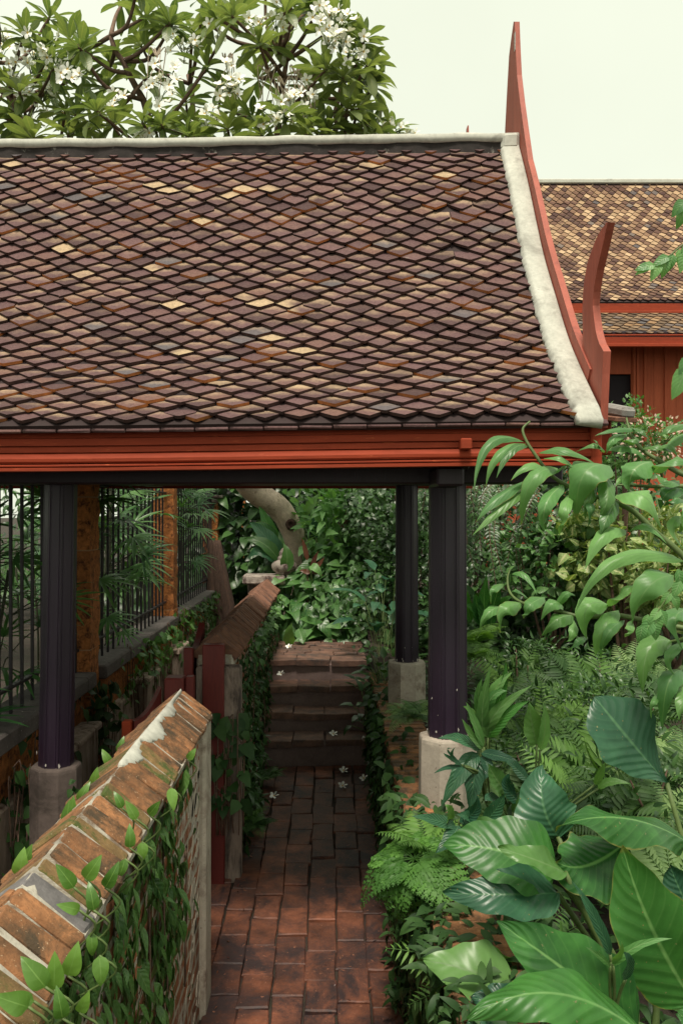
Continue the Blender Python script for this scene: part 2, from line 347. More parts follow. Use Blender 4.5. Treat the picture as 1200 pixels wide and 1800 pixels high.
# foliage
M['l_frangi'] = m_leaf('frangipani_leaf', (.075,.125,.048), (.25,.30,.125), .36, .42, (.24,.27,.11), 16, .8, mid=.07)
M['l_big'] = m_leaf('broad_leaf', (.016,.078,.019), (.058,.190,.036), .38, .28, (.14,.29,.09), 11, 1.6, spec=.38, mid=.04, bump=.9, edge=(.26,.20,.05), blem=1)
M['l_bigdark'] = m_leaf('dark_broad_leaf', (.020,.075,.042), (.042,.125,.060), .33, .18, (.07,.17,.08), 11, 1.6, spec=.38, mid=.04, bump=.9, blem=1)
M['l_ginger'] = m_leaf('ginger_leaf', (.065,.18,.060), (.18,.37,.115), .40, .32, (.16,.30,.11), 7, 2.5, spec=.42, mid=.05, edge=(.36,.17,.04), bump=.25)
M['l_fern'] = m_leaf('fern_frond', (.055,.14,.026), (.15,.30,.058), .6, .35)
M['l_fernpale'] = m_leaf('pale_fern_frond', (.115,.215,.075), (.25,.38,.145), .6, .35)
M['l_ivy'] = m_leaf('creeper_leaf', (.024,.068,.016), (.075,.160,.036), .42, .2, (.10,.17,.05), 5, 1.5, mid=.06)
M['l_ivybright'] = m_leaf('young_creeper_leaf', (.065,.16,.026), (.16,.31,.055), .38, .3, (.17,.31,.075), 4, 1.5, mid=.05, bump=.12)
M['l_ivydark'] = m_leaf('dark_creeper_leaf', (.014,.042,.012), (.044,.100,.026), .55, .15, None, spec=.25)  # darkest of the creeper greens
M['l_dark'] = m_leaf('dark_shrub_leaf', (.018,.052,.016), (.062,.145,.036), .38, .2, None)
M['l_mid'] = m_leaf('mid_green_leaf', (.05,.14,.035), (.14,.29,.075), .38, .28, (.14,.25,.09), 7, 1.5)
M['l_fresh'] = m_leaf('fresh_green_leaf', (.09,.24,.07), (.20,.40,.13), .4, .32, (.22,.36,.15), 7, 1.5)
M['l_glossy'] = m_leaf('glossy_leaf', (.035,.12,.034), (.12,.28,.075), .36, .25, (.10,.20,.07), 8, 1.8, spec=.6, bump=.7, spot=(.11,.20,.06))
M['l_varieg'] = m_leaf('variegated_leaf', (.09,.19,.045), (.28,.38,.13), .4, .3, (.50,.52,.26), 6, 1.5, mid=.18, spot=(.36,.44,.18))
M['l_palm'] = m_leaf('lady_palm_leaf', (.035,.12,.040), (.13,.27,.085), .32, .3, None)
M['l_red'] = m_leaf('reddish_leaf', (.08,.022,.018), (.20,.075,.035), .4, .3, None)
M['l_pink'] = m_leaf('small_pink_bract', (.45,.28,.24), (.65,.48,.40), .6, .3, None)
M['l_fernbright'] = m_leaf('bright_fern_frond', (.050,.145,.024), (.115,.275,.045), .6, .35)
M['l_ferndark'] = m_leaf('dark_fern_frond', (.024,.070,.016), (.070,.155,.034), .6, .25)
M['l_yellowfern'] = m_leaf('yellow_fern', (.16,.20,.03), (.34,.36,.06), .6, .3)
M['glass'] = m_plain('lamp_glass', (.45,.48,.45), .15, .1, 5, .0)
M['window_dark'] = m_plain('opening_shade', (.012,.007,.012), .7, .2, 5, .1)
M['rust'] = m_plain('grey_wood', (.30,.29,.27), .9, .3, 12, .5, (.1,.09,.08), (.55,.7), stretch=(.5,4,4))

# ------------------------------------------------------------------ leaves
SHAPES = {
 'lance':  lambda t: math.sin(math.pi*t**.75)**.9 * (1-t*.25),
 'ovate':  lambda t: math.sin(math.pi*t**.62)**.85,
 'obov':   lambda t: math.sin(math.pi*min(1, t)**1.45)**.75,
 'strap':  lambda t: min(1, t*6)**.7*min(1, (1-t)*2.2)**.8,
 'heart':  lambda t: math.sin(math.pi*(t*.93+.07)**.5)**.8,
}
def leaf_tpl(shape='lance', w=.2, droop=.5, fold=.2, n=6, wave=0, petiole=0):
    """unit-long leaf along +Y, upper face +Z, three columns; returns verts, quads, lc"""
    f = SHAPES[shape]; y = z = 0; vs = []; lc = []; ang = droop*.25
    for i in range(n+1):
        t = i/n; hw = max(.004, f(t)*w) if i < n else .002
        if i == 0: hw = .012
        wv = wave*math.sin(t*9+1)*hw
        for u in (-1, 0, 1):
            vs.append((u*hw, y - abs(u)*0, z + abs(u)*hw*fold + (wv*u)))
            lc.append((u, t, 0))
        ang -= droop/n; y += math.cos(ang)/n; z += math.sin(ang)/n
    q = [[i*3+c, i*3+c+1, (i+1)*3+c+1, (i+1)*3+c] for i in range(n) for c in (0, 1)]
    return np.array(vs), np.array(q), np.array(lc, float)
def frames(d, up):
    d = nrm(d); up = np.asarray(up, float); x = nrm(np.cross(d, up)); z = np.cross(x, d); return np.stack([x, d, z], -1)
def place(mb, tpl, P, D, U, Sc, mat=0, r=None, smooth=True):
    """many copies of a leaf template: positions P, axes D, up vectors U, lengths Sc"""
    v, q, lc = tpl; P = np.asarray(P, float); N = len(P)
    if N == 0: return
    Rm = frames(D, np.broadcast_to(U, P.shape)); Sc = np.broadcast_to(Sc, (N,))
    V = np.einsum('nij,kj->nki', Rm, v)*Sc[:, None, None] + P[:, None]
    Q = (q[None] + (np.arange(N)*len(v))[:, None, None]).reshape(-1, q.shape[1])
    L = np.broadcast_to(lc, (N,)+lc.shape).copy(); L[:, :, 2] = (RS.rand(N) if r is None else np.broadcast_to(r, (N,)))[:, None]
    mb.add(V.reshape(-1, 3), Q, L.reshape(-1, 3), mat, smooth)
def rdir(N, zb=0): d = RS.randn(N, 3); d[:, 2] += zb; return nrm(d)

def bigleaf(mb, base, mid, tip, wid, nh=(0, -.7, .7), fold=.18, wave=.10, nu=8, nv=18, shape='ovate', ripple=0, nveins=11, curl=0, r=None, mat=0, seed=None):
    """one large leaf: midrib through three points, blade either side, undulating edge, ribbed between the veins"""
    b, m, t = [np.array(q, float) for q in (base, mid, tip)]; c = 2*m-.5*(b+t)
    s_ = random.random()*6.28 if seed is None else seed; f = SHAPES[shape]; vs = []; lc = []; rr = random.random() if r is None else r
    for i in range(nv+1):
        k = i/nv; p = (1-k)**2*b+2*k*(1-k)*c+k*k*t; T = nrm(2*(1-k)*(c-b)+2*k*(t-c))
        sd = nrm(np.cross(T, np.array(nh, float))); N = np.cross(sd, T); hw = max(wid/2*f(k), wid*.012)
        for j in range(-nu//2, nu//2+1):
            u = j/(nu/2); au = abs(u)
            h = fold*hw*au - curl*hw*au*au + wave*wid*.5*au**1.6*math.sin(k*10.5+s_+(1.7 if u > 0 else 0)) 
            h += ripple*wid*math.sin((k-au*.12)*nveins*6.283)*au*(1-au*.4)
            hx = hw*(1+.06*math.sin(k*23+s_*2+(2 if u > 0 else 0))*au)
            vs.append(p+sd*u*hx+N*h-T*(0)); lc.append((u, k, rr))
    W = nu+1; q = np.array([[i*W+j, i*W+j+1, (i+1)*W+j+1, (i+1)*W+j] for i in range(nv) for j in range(nu)])
    mb.add(vs, q, lc, mat, True)
    # the raised midrib
    return b, t
def solid_leaf(name, parent, mats, px, wpx, Y, nh=(0,-.7,.7), petiole=None, label=None, r=None, nv=22, nu=10, **k):
    """leaf given by base/mid/tip in pixels, each at its own depth"""
    Ys = Y if isinstance(Y, (tuple, list)) else (Y, Y-.05, Y-.02)
    P = [at(x, y, d) for (x, y), d in zip(px, Ys)]; mb = MB()
    bigleaf(mb, *P, wpx*Ys[1]/F, nh, r=r, nv=nv, nu=nu, **k)
    if petiole:
        q = [at(*a) for a in petiole]; tube(mb, spline([P[0]]+q, 5), np.linspace(.006, .010, 5*len(q)+1), 6, 1)
    return part(name, mb, mats, parent, label)

def fern_mb(nf=9, L=.5, spread=.9, pal=0, rise=.9, dk=1, lacy=False):
    NS_ = 13 if lacy else 19; mb = MB(); pin = leaf_tpl('lance', .24, .3, .1, 3); pinw = leaf_tpl('lance', .095, .6, .25, 4)
    for k in range(nf):
        a = 2*math.pi*(k+rnd(-.3,.3))/nf; ln = L*rnd(.75,1.15); el = rise*rnd(.7,1.2); drop = rnd(.9,1.7)*dk
        pts = []; p = np.zeros(3); e = el
        for i in range(NS_):
            pts.append(p.copy()); p = p+np.array([math.cos(a)*math.cos(e), math.sin(a)*math.cos(e), math.sin(e)])*ln/(NS_-1); e -= drop/(NS_-1)
        pts = np.array(pts); T = nrm(np.gradient(pts, axis=0)); up = np.cross(np.cross(T, [0,0,1.]), T); r = random.random()
        tube(mb, pts, np.linspace(.004,.0015,NS_), 4, 0, r=.3)
        PP=[]; DD=[]; UU=[]; SS=[]
        for i in range(2, NS_):
            t = i/(NS_-1); pl = ln*.46*(1-t)**.85*(min(1, t*6))**.5+.014; sd = nrm(np.cross(T[i], up[i]))
            for s in (-1, 1):
                d = nrm(sd*s+T[i]*.55-up[i]*.12); o = pts[i]
                if not lacy: PP.append(o); DD.append(d); UU.append(up[i]+RS.randn(3)*.2); SS.append(pl); continue
                m = max(3, int(pl/.020))
                for j in range(m):                                  # pinnules along each pinna
                    q = o+d*pl*(j+.3)/m; l2 = pl*.30*(1-j/m)**.8+.008; s2 = nrm(np.cross(d, up[i]))
                    for s3 in (-1, 1): PP.append(q); DD.append(s2*s3+d*.9); UU.append(up[i]+RS.randn(3)*.25); SS.append(l2)
                PP.append(o+d*pl*.55); DD.append(d); UU.append(up[i]); SS.append(pl*.46)
        place(mb, pin if lacy else pinw, PP, DD, UU, np.array(SS), 0, r=np.clip(r+RS.randn(len(PP))*.08, 0, 1))
    return mb
T_lance = [leaf_tpl('lance', w, d, .25, 5, .1) for w, d in ((.16,.5),(.18,.9),(.15,1.3))]
T_ovate = [leaf_tpl('ovate', w, d, .2, 5, .1) for w, d in ((.26,.5),(.30,.9),(.24,1.2))]
T_heart = [leaf_tpl('heart', w, d, .12, 5, .06) for w, d in ((.36,.3),(.40,.7))]
T_obov  = [leaf_tpl('obov', w, d, .18, 7, .05) for w, d in ((.135,.35),(.15,.7),(.14,1.0))]
T_strap = [leaf_tpl('strap', w, d, .3, 7) for w, d in ((.055,.5),(.06,1.0),(.05,1.5))]
T_small = [leaf_tpl('ovate', .30, d, .15, 3) for d in (.3,.9)]
T_smalllance = [leaf_tpl('lance', .17, d, .2, 3) for d in (.4,1.1)]
def scatter(mb, tpls, P, D, U, Sc, mat=0, r=None):
    P = np.asarray(P); k = RS.randint(len(tpls), size=len(P)); D = np.broadcast_to(D, P.shape); U = np.broadcast_to(U, P.shape); Sc = np.broadcast_to(Sc, (len(P),))
    for i, t in enumerate(tpls):
        s = k == i
        place(mb, t, P[s], D[s], U[s], Sc[s], mat, None if r is None else np.broadcast_to(r, (len(P),))[s])
def whorls(mb, tpls, C, A, n, L, elev=(.2,.9), mat=0, r=None):
    """rosettes of n leaves at tips C with axes A"""
    P=[]; D=[]; SS=[]; RR=[]
    for i, (c, a) in enumerate(zip(C, A)):
        a = nrm(a); x = nrm(np.cross(a, [.3,.2,.9])); y = np.cross(a, x); m = int(n*rnd(.8,1.2)); ph = rnd(0,6.28); rr = random.random()
        for k in range(m):
            th = ph+k*2.399; e = elev[0]+(elev[1]-elev[0])*((k+.5)/m) + rnd(-.12,.12)
            d = (x*math.cos(th)+y*math.sin(th))*math.cos(e)+a*math.sin(e)
            P.append(c-a*.04*L*(1-k/m)*3); D.append(d); SS.append(L*rnd(.75,1.15)*(1-.35*k/m)); RR.append(min(1,max(0,rr*.6+random.random()*.4)))
    P, D = np.array(P), np.array(D)
    U = np.array([0,0,1.])+RS.randn(len(P),3)*.2+np.repeat(np.zeros((1,3)), len(P), 0)
    scatter(mb, tpls, P, D, U, np.array(SS), mat, np.array(RR) if r is None else r)
def blob_points(c, rad, N, shell=.55):
    d = rdir(N); q = (shell+(1-shell)*RS.rand(N))**.6; lump = 1+.22*np.sin(d[:, 0]*7+c[0]*3)*np.cos(d[:, 1]*6+c[1])+.18*np.sin(d[:, 2]*8+c[2]*2)
    return np.array(c)+d*np.array(rad)*(q*lump)[:, None], d
def shrub(name, label, cat, c, rad, N, L, tpls, mat, base_z, stems=7, group=None, up=.5, hang=0, sprigs=0, stem_mat='bark'):
    """a bush: woody stems from the ground, leaves in sprays through the crown"""
    t = thing(name, label, cat, (c[0], c[1], base_z), group); mb = MB(); P, d = blob_points(c, rad, N//4)
    P = np.repeat(P, 4, 0)+RS.randn(N//4*4, 3)*L*.35; d = np.repeat(d, 4, 0)
    D = d*.7+RS.randn(len(P), 3)*.5; D[:, 2] += .15-hang; D[:, 1] -= .15
    scatter(mb, tpls, P, D, d*.5+np.array([0,-.2,up])+RS.randn(len(P),3)*.3, L*(.6+.6*RS.rand(len(P))))
    part('foliage', mb, M[mat], t); sb = MB()
    for k in range(stems):
        e = np.array(c)+rdir(1)[0]*np.array(rad)*.75; m = (np.array([c[0], c[1], base_z])+e)/2+RS.randn(3)*.05
        tube(sb, spline([(c[0]+rnd(-.08,.08), c[1]+rnd(-.08,.08), base_z), m, e], 5), np.linspace(.018,.004,11), 5)
    part('stem', sb, M[stem_mat], t); return t
def creeper(mb, o, ua, va, na, reg, N, L, tpls, droop=.0, lift=.03, r=None, mat=0, hang=1.0):
    """leaves pressed on a wall: reg(u, v) keeps a point with some probability"""
    P=[]; o, ua, va, na = [np.array(q, float) for q in (o, ua, va, na)]; k = 0
    while len(P) < N and k < N*30:
        k += 1; u, v = random.random(), random.random()
        if random.random() < reg(u, v): P.append(o+ua*u+va*v+na*rnd(.004, lift))
    P = np.array(P); n = len(P)
    D = RS.randn(n,3)*.38+np.array([0,0,-1])*hang+na*.22; U = na+RS.randn(n,3)*.28+np.array([0,0,.35])
    scatter(mb, tpls, P, D, U, L*(.6+.7*RS.rand(n)), mat, r); return P

# ------------------------------------------------------------------ ground, path, steps
def zpath(y): return EZ-2.357+.052*(y-4.17)
def gz(x, y):
    if -.62 <= x <= .42:
        if y < 7.3: return zpath(y)-.018
        return .16 if y < 8.4 else .90
    if x > .42: return min(1.25, .42+.10*max(0, y-3)) if y < 14 else 1.25
    if x > -2.0: return zpath(min(y, 9))-.06
    return .35
xs = sorted(set([-120,-60,-30,-15,-8,-5,-3.5,-2.6,-2.05,-2.0,-1.6,-1.2,-.9,-.63,-.62,-.3,0,.2,.42,.43,.7,1,1.5,2,2.5,3,4,5,6,8,12,20,40,80,120]))
ys = sorted(set([-30,-10,-4,-1,0,1,2,2.5,3,3.5,4,4.5,5,5.5,6,6.5,7,7.29,7.31,7.7,8,8.3,8.6,9,9.5,10,11,12,13,14,16,18,20,25,35,60,120,300]))
mb = MB(); vs = [(x, y, gz(x, y)+(rnd(-.02,.02) if abs(x) > .5 else 0)) for y in ys for x in xs]; W = len(xs)
mb.add(vs, np.array([[j*W+i, j*W+i+1, (j+1)*W+i+1, (j+1)*W+i] for j in range(len(ys)-1) for i in range(W-1)]), None, 0, False)
struct('ground', mb, M['soil'])

def paver(mb, x0, x1, y0, y1, zf, th=.05, r=None, mat=0):
    """one worn brick, its top rounded at the edge and slightly dished"""
    j = lambda s=.006: rnd(-s, s); dz = rnd(-.007,.007); e = rnd(.003,.007)
    cs = [(x0+j(), y0+j()), (x1+j(), y0+j()), (x1+j(), y1+j()), (x0+j(), y1+j())]; ring = []
    for k in range(4):
        a, b = np.array(cs[k]), np.array(cs[(k+1)%4])
        for s in (0.0, .33, .67): ring.append(a+(b-a)*s+RS.randn(2)*.0022)
    ring = np.array(ring); c = ring.mean(0); n = 12; vs = []
    for sc_, h in ((1, -th), (1, -.006), (None, 0)):
        for p in ring:
            q = p if sc_ else c+(p-c)*(1-e/np.linalg.norm(p-c)*1.25)
            vs.append((q[0], q[1], zf(q[0], q[1])+h+dz+(rnd(-.0015,.0015) if sc_ is None else 0)))
    vs.append((c[0], c[1], zf(*c)+dz-.002))
    fs = [[l*n+i, l*n+(i+1)%n, (l+1)*n+(i+1)%n, (l+1)*n+i] for l in (0,1) for i in range(n)]
    rr = r if r is not None else random.random(); mb.add(vs, fs+[[2*n+i, 2*n+(i+1)%n, 3*n] for i in range(n)], rr, mat, False)
mb = MB(); zp = lambda x, y: zpath(y)
cols = np.linspace(-.60, .36, 7)
for i in range(6):
    y = 2.3+rnd(0,.25)
    while y < 7.36:
        L = rnd(.25,.31); paver(mb, cols[i]+.003+rnd(-.006,.006), cols[i+1]-.003+rnd(-.006,.006), y+.004, min(y+L, 7.37)-.004, zp); y += L
for i in range(4):                                                   # threshold of the side gate
    y = 4.22+rnd(0,.1)
    while y < 5.4:
        L = rnd(.22,.29); paver(mb, -.60-.14*(i+1)+.005, -.60-.14*i-.005, y+.005, min(y+L, 5.42)-.005, zp); y += L
struct('brick_path', mb, M['pave'])

t = thing('brick_steps', 'worn brick steps climbing from the dark path to the planted landing', 'steps', (-.1, 7.38, zpath(7.38)))
nos = [(7.38, .432), (7.70, .588), (8.0, .773), (8.30, .961)]
zprev = zpath(7.38)-.05
for k, (y, z) in enumerate(nos):
    x0, x1 = -.585-.012*k, .40-.012*k; rb = MB(); nb = MB(); yb = nos[k+1][0]+.05 if k < 3 else 9.7
    cbox(rb, ((x0+x1)/2, (y+.010+yb)/2, (zprev+z-.045)/2), (x1-x0, yb-y-.010, z-.045-zprev), .008, jit=.003)
    st = thing_part = part('step', rb, M['riser'], t)
    x = x0; zf = lambda a, b, z=z: z+.004*math.sin(a*9+z*30)
    while x < x1-.02:
        L = rnd(.25,.34); L = L if x+L < x1-.1 else x1-x
        paver(nb, x+.004, x+L-.004, y-.022, min(y+.30, yb-.02), zf, .050+rnd(0,.010)); x += L
    if k == 3:
        yy = y+.30
        while yy < 9.6:
            x = x0-rnd(0,.15)
            while x < x1: L = rnd(.22,.3); paver(nb, max(x0, x)+.004, min(x1, x+L)-.004, yy, yy+.145, zf, .05); x += L
            yy += .15
    part('tread', nb, M['step'], st); zprev = z-.14

# ------------------------------------------------------------------ the gate pavilion
PR = [(3.90,.42),(4.01,.505),(4.24,.69),(4.44,.87),(4.67,1.127),(4.93,1.43),(5.12,1.70),(5.35,2.04),(5.64,2.425)]
PS = spline(PR, 12); YR = 5.64
arc = np.concatenate([[0], np.cumsum(np.linalg.norm(np.diff(PS, axis=0), axis=1))]); AL = arc[-1]
def prof(s):
    y = np.interp(s, arc, PS[:, 0]); z = np.interp(s, arc, PS[:, 1]); e = 1e-2
    d = np.array([np.interp(s+e, arc, PS[:, 0])-np.interp(s-e, arc, PS[:, 0]), np.interp(s+e, arc, PS[:, 1])-np.interp(s-e, arc, PS[:, 1])]); d = d/np.linalg.norm(d)
    return np.array([y, z+EZ]), d
def dz(x): return .0105*(x-1.12)+.005*math.sin(x*1.7+.4)
X0, X1 = -3.3, 1.13
pav = thing('gate_pavilion', 'open roofed gate pavilion with dark scale tiled roof over the brick path', 'pavilion', (-.4, 5.64, zpath(5.6)))
def add_tile(mb, x, s, w, ex, side, pr, dzf, th=.017, up=0, cheap=False, long=2.3, tipd=.070):
    """one clay tile with a pointed lower end, lying on the curve at arc length s of its tip"""
    p, d = pr(max(0, s)); n2 = np.array([-d[1], d[0]])
    if side > 0: pass
    r = random.random(); a = random.gauss(0, .028)+(rnd(-.12,.12) if random.random() < .03 else 0); L = ex*long; hw = w/2*rnd(.94,.995); tp = tipd*rnd(.78,1.15); bl = rnd(.02,.12)
    if random.random() < .05: s -= rnd(.005,.016)
    chip = rnd(.3,.8) if random.random() < .05 else 0; p, d = pr(max(0, s)); n2 = np.array([-d[1], d[0]])
    out = [(-hw, L), (-hw, tp), (-hw*bl, tp*.06+tp*chip*.5), (hw*bl, tp*chip*.3), (hw, tp*rnd(.9,1.1)), (hw, L)]
    vs = []; lc = []; tilt = (th*2.0)/L+rnd(-.012,.018); lift = th*1.6+rnd(0,.005)+up
    for k, dn in enumerate((0, -th)):
        for (u, v) in out:
            uu, vv = u*math.cos(a)-v*math.sin(a)*.5, v
            h = lift+dn-(vv)*tilt+.003*math.cos(u/hw*1.5)
            q = p+d*vv+n2*h*1.0
            X = x+uu; Yq = q[0] if side > 0 else 2*pr.yr-q[0]
            vs.append((X, Yq, q[1]+dzf(X))); lc.append((u/hw, min(1, vv/(2.0*ex)), r))
    f = [[0,1,2,3,4,5]]+[[i, i+6, (i+1)%6+6, (i+1)%6] for i in range(5)]
    if side < 0: f = [q[::-1] for q in f]
    em = 2 if random.random() < .13 else 1
    mb.add(vs, [q[::-1] for q in f], lc, np.array([0]+[em]*5), False)
prof.yr = YR
rt = MB(); ROWS = 44; ex = AL/ROWS; TW = .158
MISS = {(16, 19), (27, 17)}
for side in (1, -1):
    for k in range(ROWS):
        s = k*ex-.012; x = X0+(k%2)*TW/2+rnd(-.006,.006); i = 0
        while x < X1+.02:
            if not (side > 0 and ((k, i) in ((31,25),(25,25)))): add_tile(rt, x, s+rnd(-.006,.006), TW, ex, side, prof, dz)
            x += TW*rnd(.985,1.015); i += 1
# the flat-ended starter tiles under the eave row
for i in range(int((X1-X0)/TW)+1):
    x = X0+i*TW+TW/2; cbox(rt, (x, 3.955, EZ+.437+dz(x)), (TW*.96, .13, .014), .003, Matrix.Rotation(R(40), 4, 'X'), 0, .002)
roof = part('roof', rt, [M['tile'], M['tile_edge'], M['tile_edge_orange']], pav)
db = MB(); NS = 24
def decksec(i):
    s = AL*i/(NS-1); p, d = prof(s); n2 = np.array([-d[1], d[0]]); a, b = p-n2*.005, p-n2*.045
    return a, b
for side in (1, -1):
    m = lambda y: y if side > 0 else 2*YR-y
    sec = lambda i: [(X0, m(decksec(i)[0][0]), decksec(i)[0][1]+dz(X0)), (X1+.09, m(decksec(i)[0][0]), decksec(i)[0][1]+dz(1.2)), (X1+.09, m(decksec(i)[1][0]), decksec(i)[1][1]+dz(1.2)), (X0, m(decksec(i)[1][0]), decksec(i)[1][1]+dz(X0))]
    sweep(db, sec, NS, smooth=False)
part('roof_deck', db, M['deck'], roof)  # deck made solid under the tiles to block leaking light
rb = MB()
for k in range(12):
    x = X0+.2+k*(X1-X0-.3)/11
    for side in (1,-1):
        for i in range(3, 20, 3):
            a, b = decksec(i)[1], decksec(i+3)[1]; q = lambda y: y if side > 0 else 2*YR-y
            bar(rb, (x, q(a[0]), a[1]-.035+dz(x)), (x, q(b[0]), b[1]-.035+dz(x)), .05, .07, .004)
part('rafter', rb, M['dark_wood'], roof)
# ridge cap: limewashed top course over a mould-stained neck
rc = MB(); rn = MB(); n = 60
def capsec(i):
    x = X0+(1.235-X0)*i/(n-1); j = .004*math.sin(i*1.3)+.003*math.sin(i*.37); z0 = EZ+2.425+dz(x)+.012
    pts = [(YR-.092+j, z0-.028+j), (YR-.096+j, z0+.020), (YR-.075, z0+.030+j), (YR, z0+.036+j), (YR+.075, z0+.030), (YR+.096, z0+.02), (YR+.092, z0-.028)]
    return [(x, a, b) for a, b in pts]
sweep(rc, capsec, n, smooth=True); cap = part('ridge_cap', rc, M['white'], roof)
def necksec(i):
    x = X0+(1.2-X0)*i/(n-1); z0 = EZ+2.425+dz(x); j = rnd(-.004,.004)
    return [(x, YR-.080+j, z0-.105), (x, YR-.078+j, z0-.010), (x, YR+.078, z0-.010), (x, YR+.080, z0-.105)]
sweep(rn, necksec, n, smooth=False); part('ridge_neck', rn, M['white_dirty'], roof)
# limewashed verge along the gable, rounded off at the eave
vb = MB(); n = 150
def vsec(i, side):
    s = -.05+(AL+.02)*i/(n-1); p, d = prof(min(max(s, 0), AL)); n2 = np.array([-d[1], d[0]]); p = p+d*min(0, s)
    k = min(1, (i+.8)/5)**.5; e_ = 1-i/n; j = RS.randn(3)*.0012*(1+1.2*e_); w0, w1 = 1.122+j[0]*1.5+.002*math.sin(i*.31)*e_, 1.236
    hs = [(w0-.008+j[1], .026+j[2]), (w0, .038), (w0+.006, .046*k), (w0+.016, .049*k), (w1-.010, .052*k), (w1-.002, .046*k), (w1, .03), (w1, -.02), (w0-.01, -.0)]
    out = []
    for x, h in hs:
        q = p+n2*h; y = q[0] if side > 0 else 2*YR-q[0]; out.append((x, y, q[1]+dz(1.18)))
    return out
for side in (1, -1): sweep(vb, lambda i: vsec(i, side), n, smooth=True)
part('verge', vb, M['white'], roof)
cb = MB(); cbox(cb, (1.177, YR, EZ+2.412), (.118, .215, .110), .022, None, 0, .003); part('ridge_corner', cb, M['white'], roof)
# bargeboards crossing into a spire, and the upswept finial at the eave
bb = MB()
def bsec(i, side):
    n_ = 40; s = .28+(AL-.28)*i/(n_-1); p, d = prof(s); n2 = np.array([-d[1], d[0]]); up = .105+.02*math.sin(i/39*3.1); dn = -.16
    a, b = p+n2*up, p+n2*dn; m = lambda y: y if side > 0 else 2*YR-y
    ll = [(1.238, m(a[0]), a[1]), (1.272, m(a[0]), a[1]), (1.272, m(b[0]), b[1]), (1.238, m(b[0]), b[1])]
    return [(x, min(y, YR-.001) if side > 0 else max(y, YR+.001), z+dz(1.2)) for x, y, z in ll]
for side in (1, -1): sweep(bb, lambda i: bsec(i, side), 40, smooth=False)
part('bargeboard', bb, M['red_v'], pav)
sp = MB()
def sx(px, py, X): Y = X*F/(px-CX); return (Y, EZ+(CY-py)*Y/F)
zr = EZ+2.45
Ls_ = [(902,38),(898,66),(894,98),(890.5,160),(887,228),(885,300)]; Rs_ = [(904,38),(905.5,80),(908,132),(913.5,180),(920,228),(929,292)]
v0 = []; 
for i in range(len(Ls_)): v0 += [sx(*Ls_[i], 1.239), sx(*Rs_[i], 1.239)]
nL = len(v0); v1 = [(1.272, y, z) for y, z in v0]; v0 = [(1.239, y, z) for y, z in v0]; fs = []
for i in range(len(Ls_)-1):
    a, b, c, d_ = 2*i, 2*i+1, 2*i+3, 2*i+2; fs += [[a, d_, c, b], [nL+a, nL+b, nL+c, nL+d_], [a, nL+a, nL+d_, d_], [b, c, nL+c, nL+b]]
fs += [[0,1,nL+1,nL], [nL-2,2*nL-2,2*nL-1,nL-1]]
sp.add(v0+v1, fs, .5); part('spire', sp, M['red_v'], pav, 'tall red pointed gable spire with chipped tip')
cb = MB(); cbox(cb, (1.2385, sx(905,72,1.239)[0]+.01, sx(905,72,1.239)[1]), (.004, .03, .12), .0015, jit=.001); part('paint_chip', cb, M['post_chips'], pav)
hk = MB()
L_ = [(1065,391),(1051,410),(1042,432),(1033,457),(1027,485),(1024,512),(1022.5,545),(1023.5,580),(1023,607),(1019,632),(1024,660),(1036,680),(1047,705),(1050,728),(1048,752)]
R_ = [(1067,391),(1062,415),(1054,450),(1047,480),(1042,515),(1040.5,535),(1043,560),(1047,587),(1053,606),(1060,616),(1058,650),(1056.5,690),(1055,722),(1054,752)]
rows = []
for i in range(24):
    t_ = i/23; pick = lambda Q: (np.interp(t_*(len(Q)-1), range(len(Q)), [q[0] for q in Q]), np.interp(t_*(len(Q)-1), range(len(Q)), [q[1] for q in Q]))
    a, b = sx(*pick(L_), 1.247), sx(*pick(R_), 1.247)
    if abs(a[0]-b[0]) < .012: b = (a[0]-.012, b[1])
    w_ = .034
    rows.append([(1.247, *a), (1.247, *b), (1.247+w_, *b), (1.247+w_, *a)])
sweep(hk, lambda i: rows[i], 24, smooth=False); part('eave_finial', hk, M['red_v'], pav, 'red upswept hook finial at the eave corner')
# mirrored finial of the rear slope (hidden behind the roof from here)
hb = MB(); rows2 = [[(x, 2*YR-y, z) for x, y, z in q[::-1]] for q in rows]; sweep(hb, lambda i: rows2[i], 24, smooth=False); part('eave_finial', hb, M['red_v'], pav)
# moulded fascia
fb = MB(); Yf = 3.985
def groove(z, d): return [(-d, z+.0035), (-d+.016, z+.002), (-d+.016, z-.002), (-d, z-.0035)]
fp = [(0,.415),(-.012,.415),(-.012,.368),(-.024,.364)]+groove(.328,.024)+[(-.030,.322)]+groove(.296,.030)+[(-.036,.290),(-.040,.284),(-.047,.270),(-.046,.256),(-.040,.250)]+groove(.246,.040)+[(-.046,.240)]+groove(.231,.046)+[(-.053,.226),(-.053,.213),(-.030,.211),(0,.211)]
n = 26
sweep(fb, lambda i: [(X0+(1.225-X0)*i/(n-1), Yf+a, EZ+b+dz(X0+(1.225-X0)*i/(n-1))*.8+rnd(-.0008,.0008)) for a, b in fp], n, smooth=False)
fas = part('fascia', fb, M['red'], pav)
pb = MB(); cbox(pb, (.627, Yf-.062, EZ+.312), (.052, .06, .05), .005); part('peg', pb, M['red'], fas)
cb = MB(); cbox(cb, (1.234, Yf+.02, EZ+.30), (.05, .14, .24), .006); part('end_block', cb, M['red'], fas)
fb2 = MB(); sweep(fb2, lambda i: [(X0+(1.225-X0)*i/(n-1), 2*YR-Yf-a, EZ+b+dz(0)) for a, b in fp[::-1]], n, smooth=False); part('fascia', fb2, M['red'], pav)
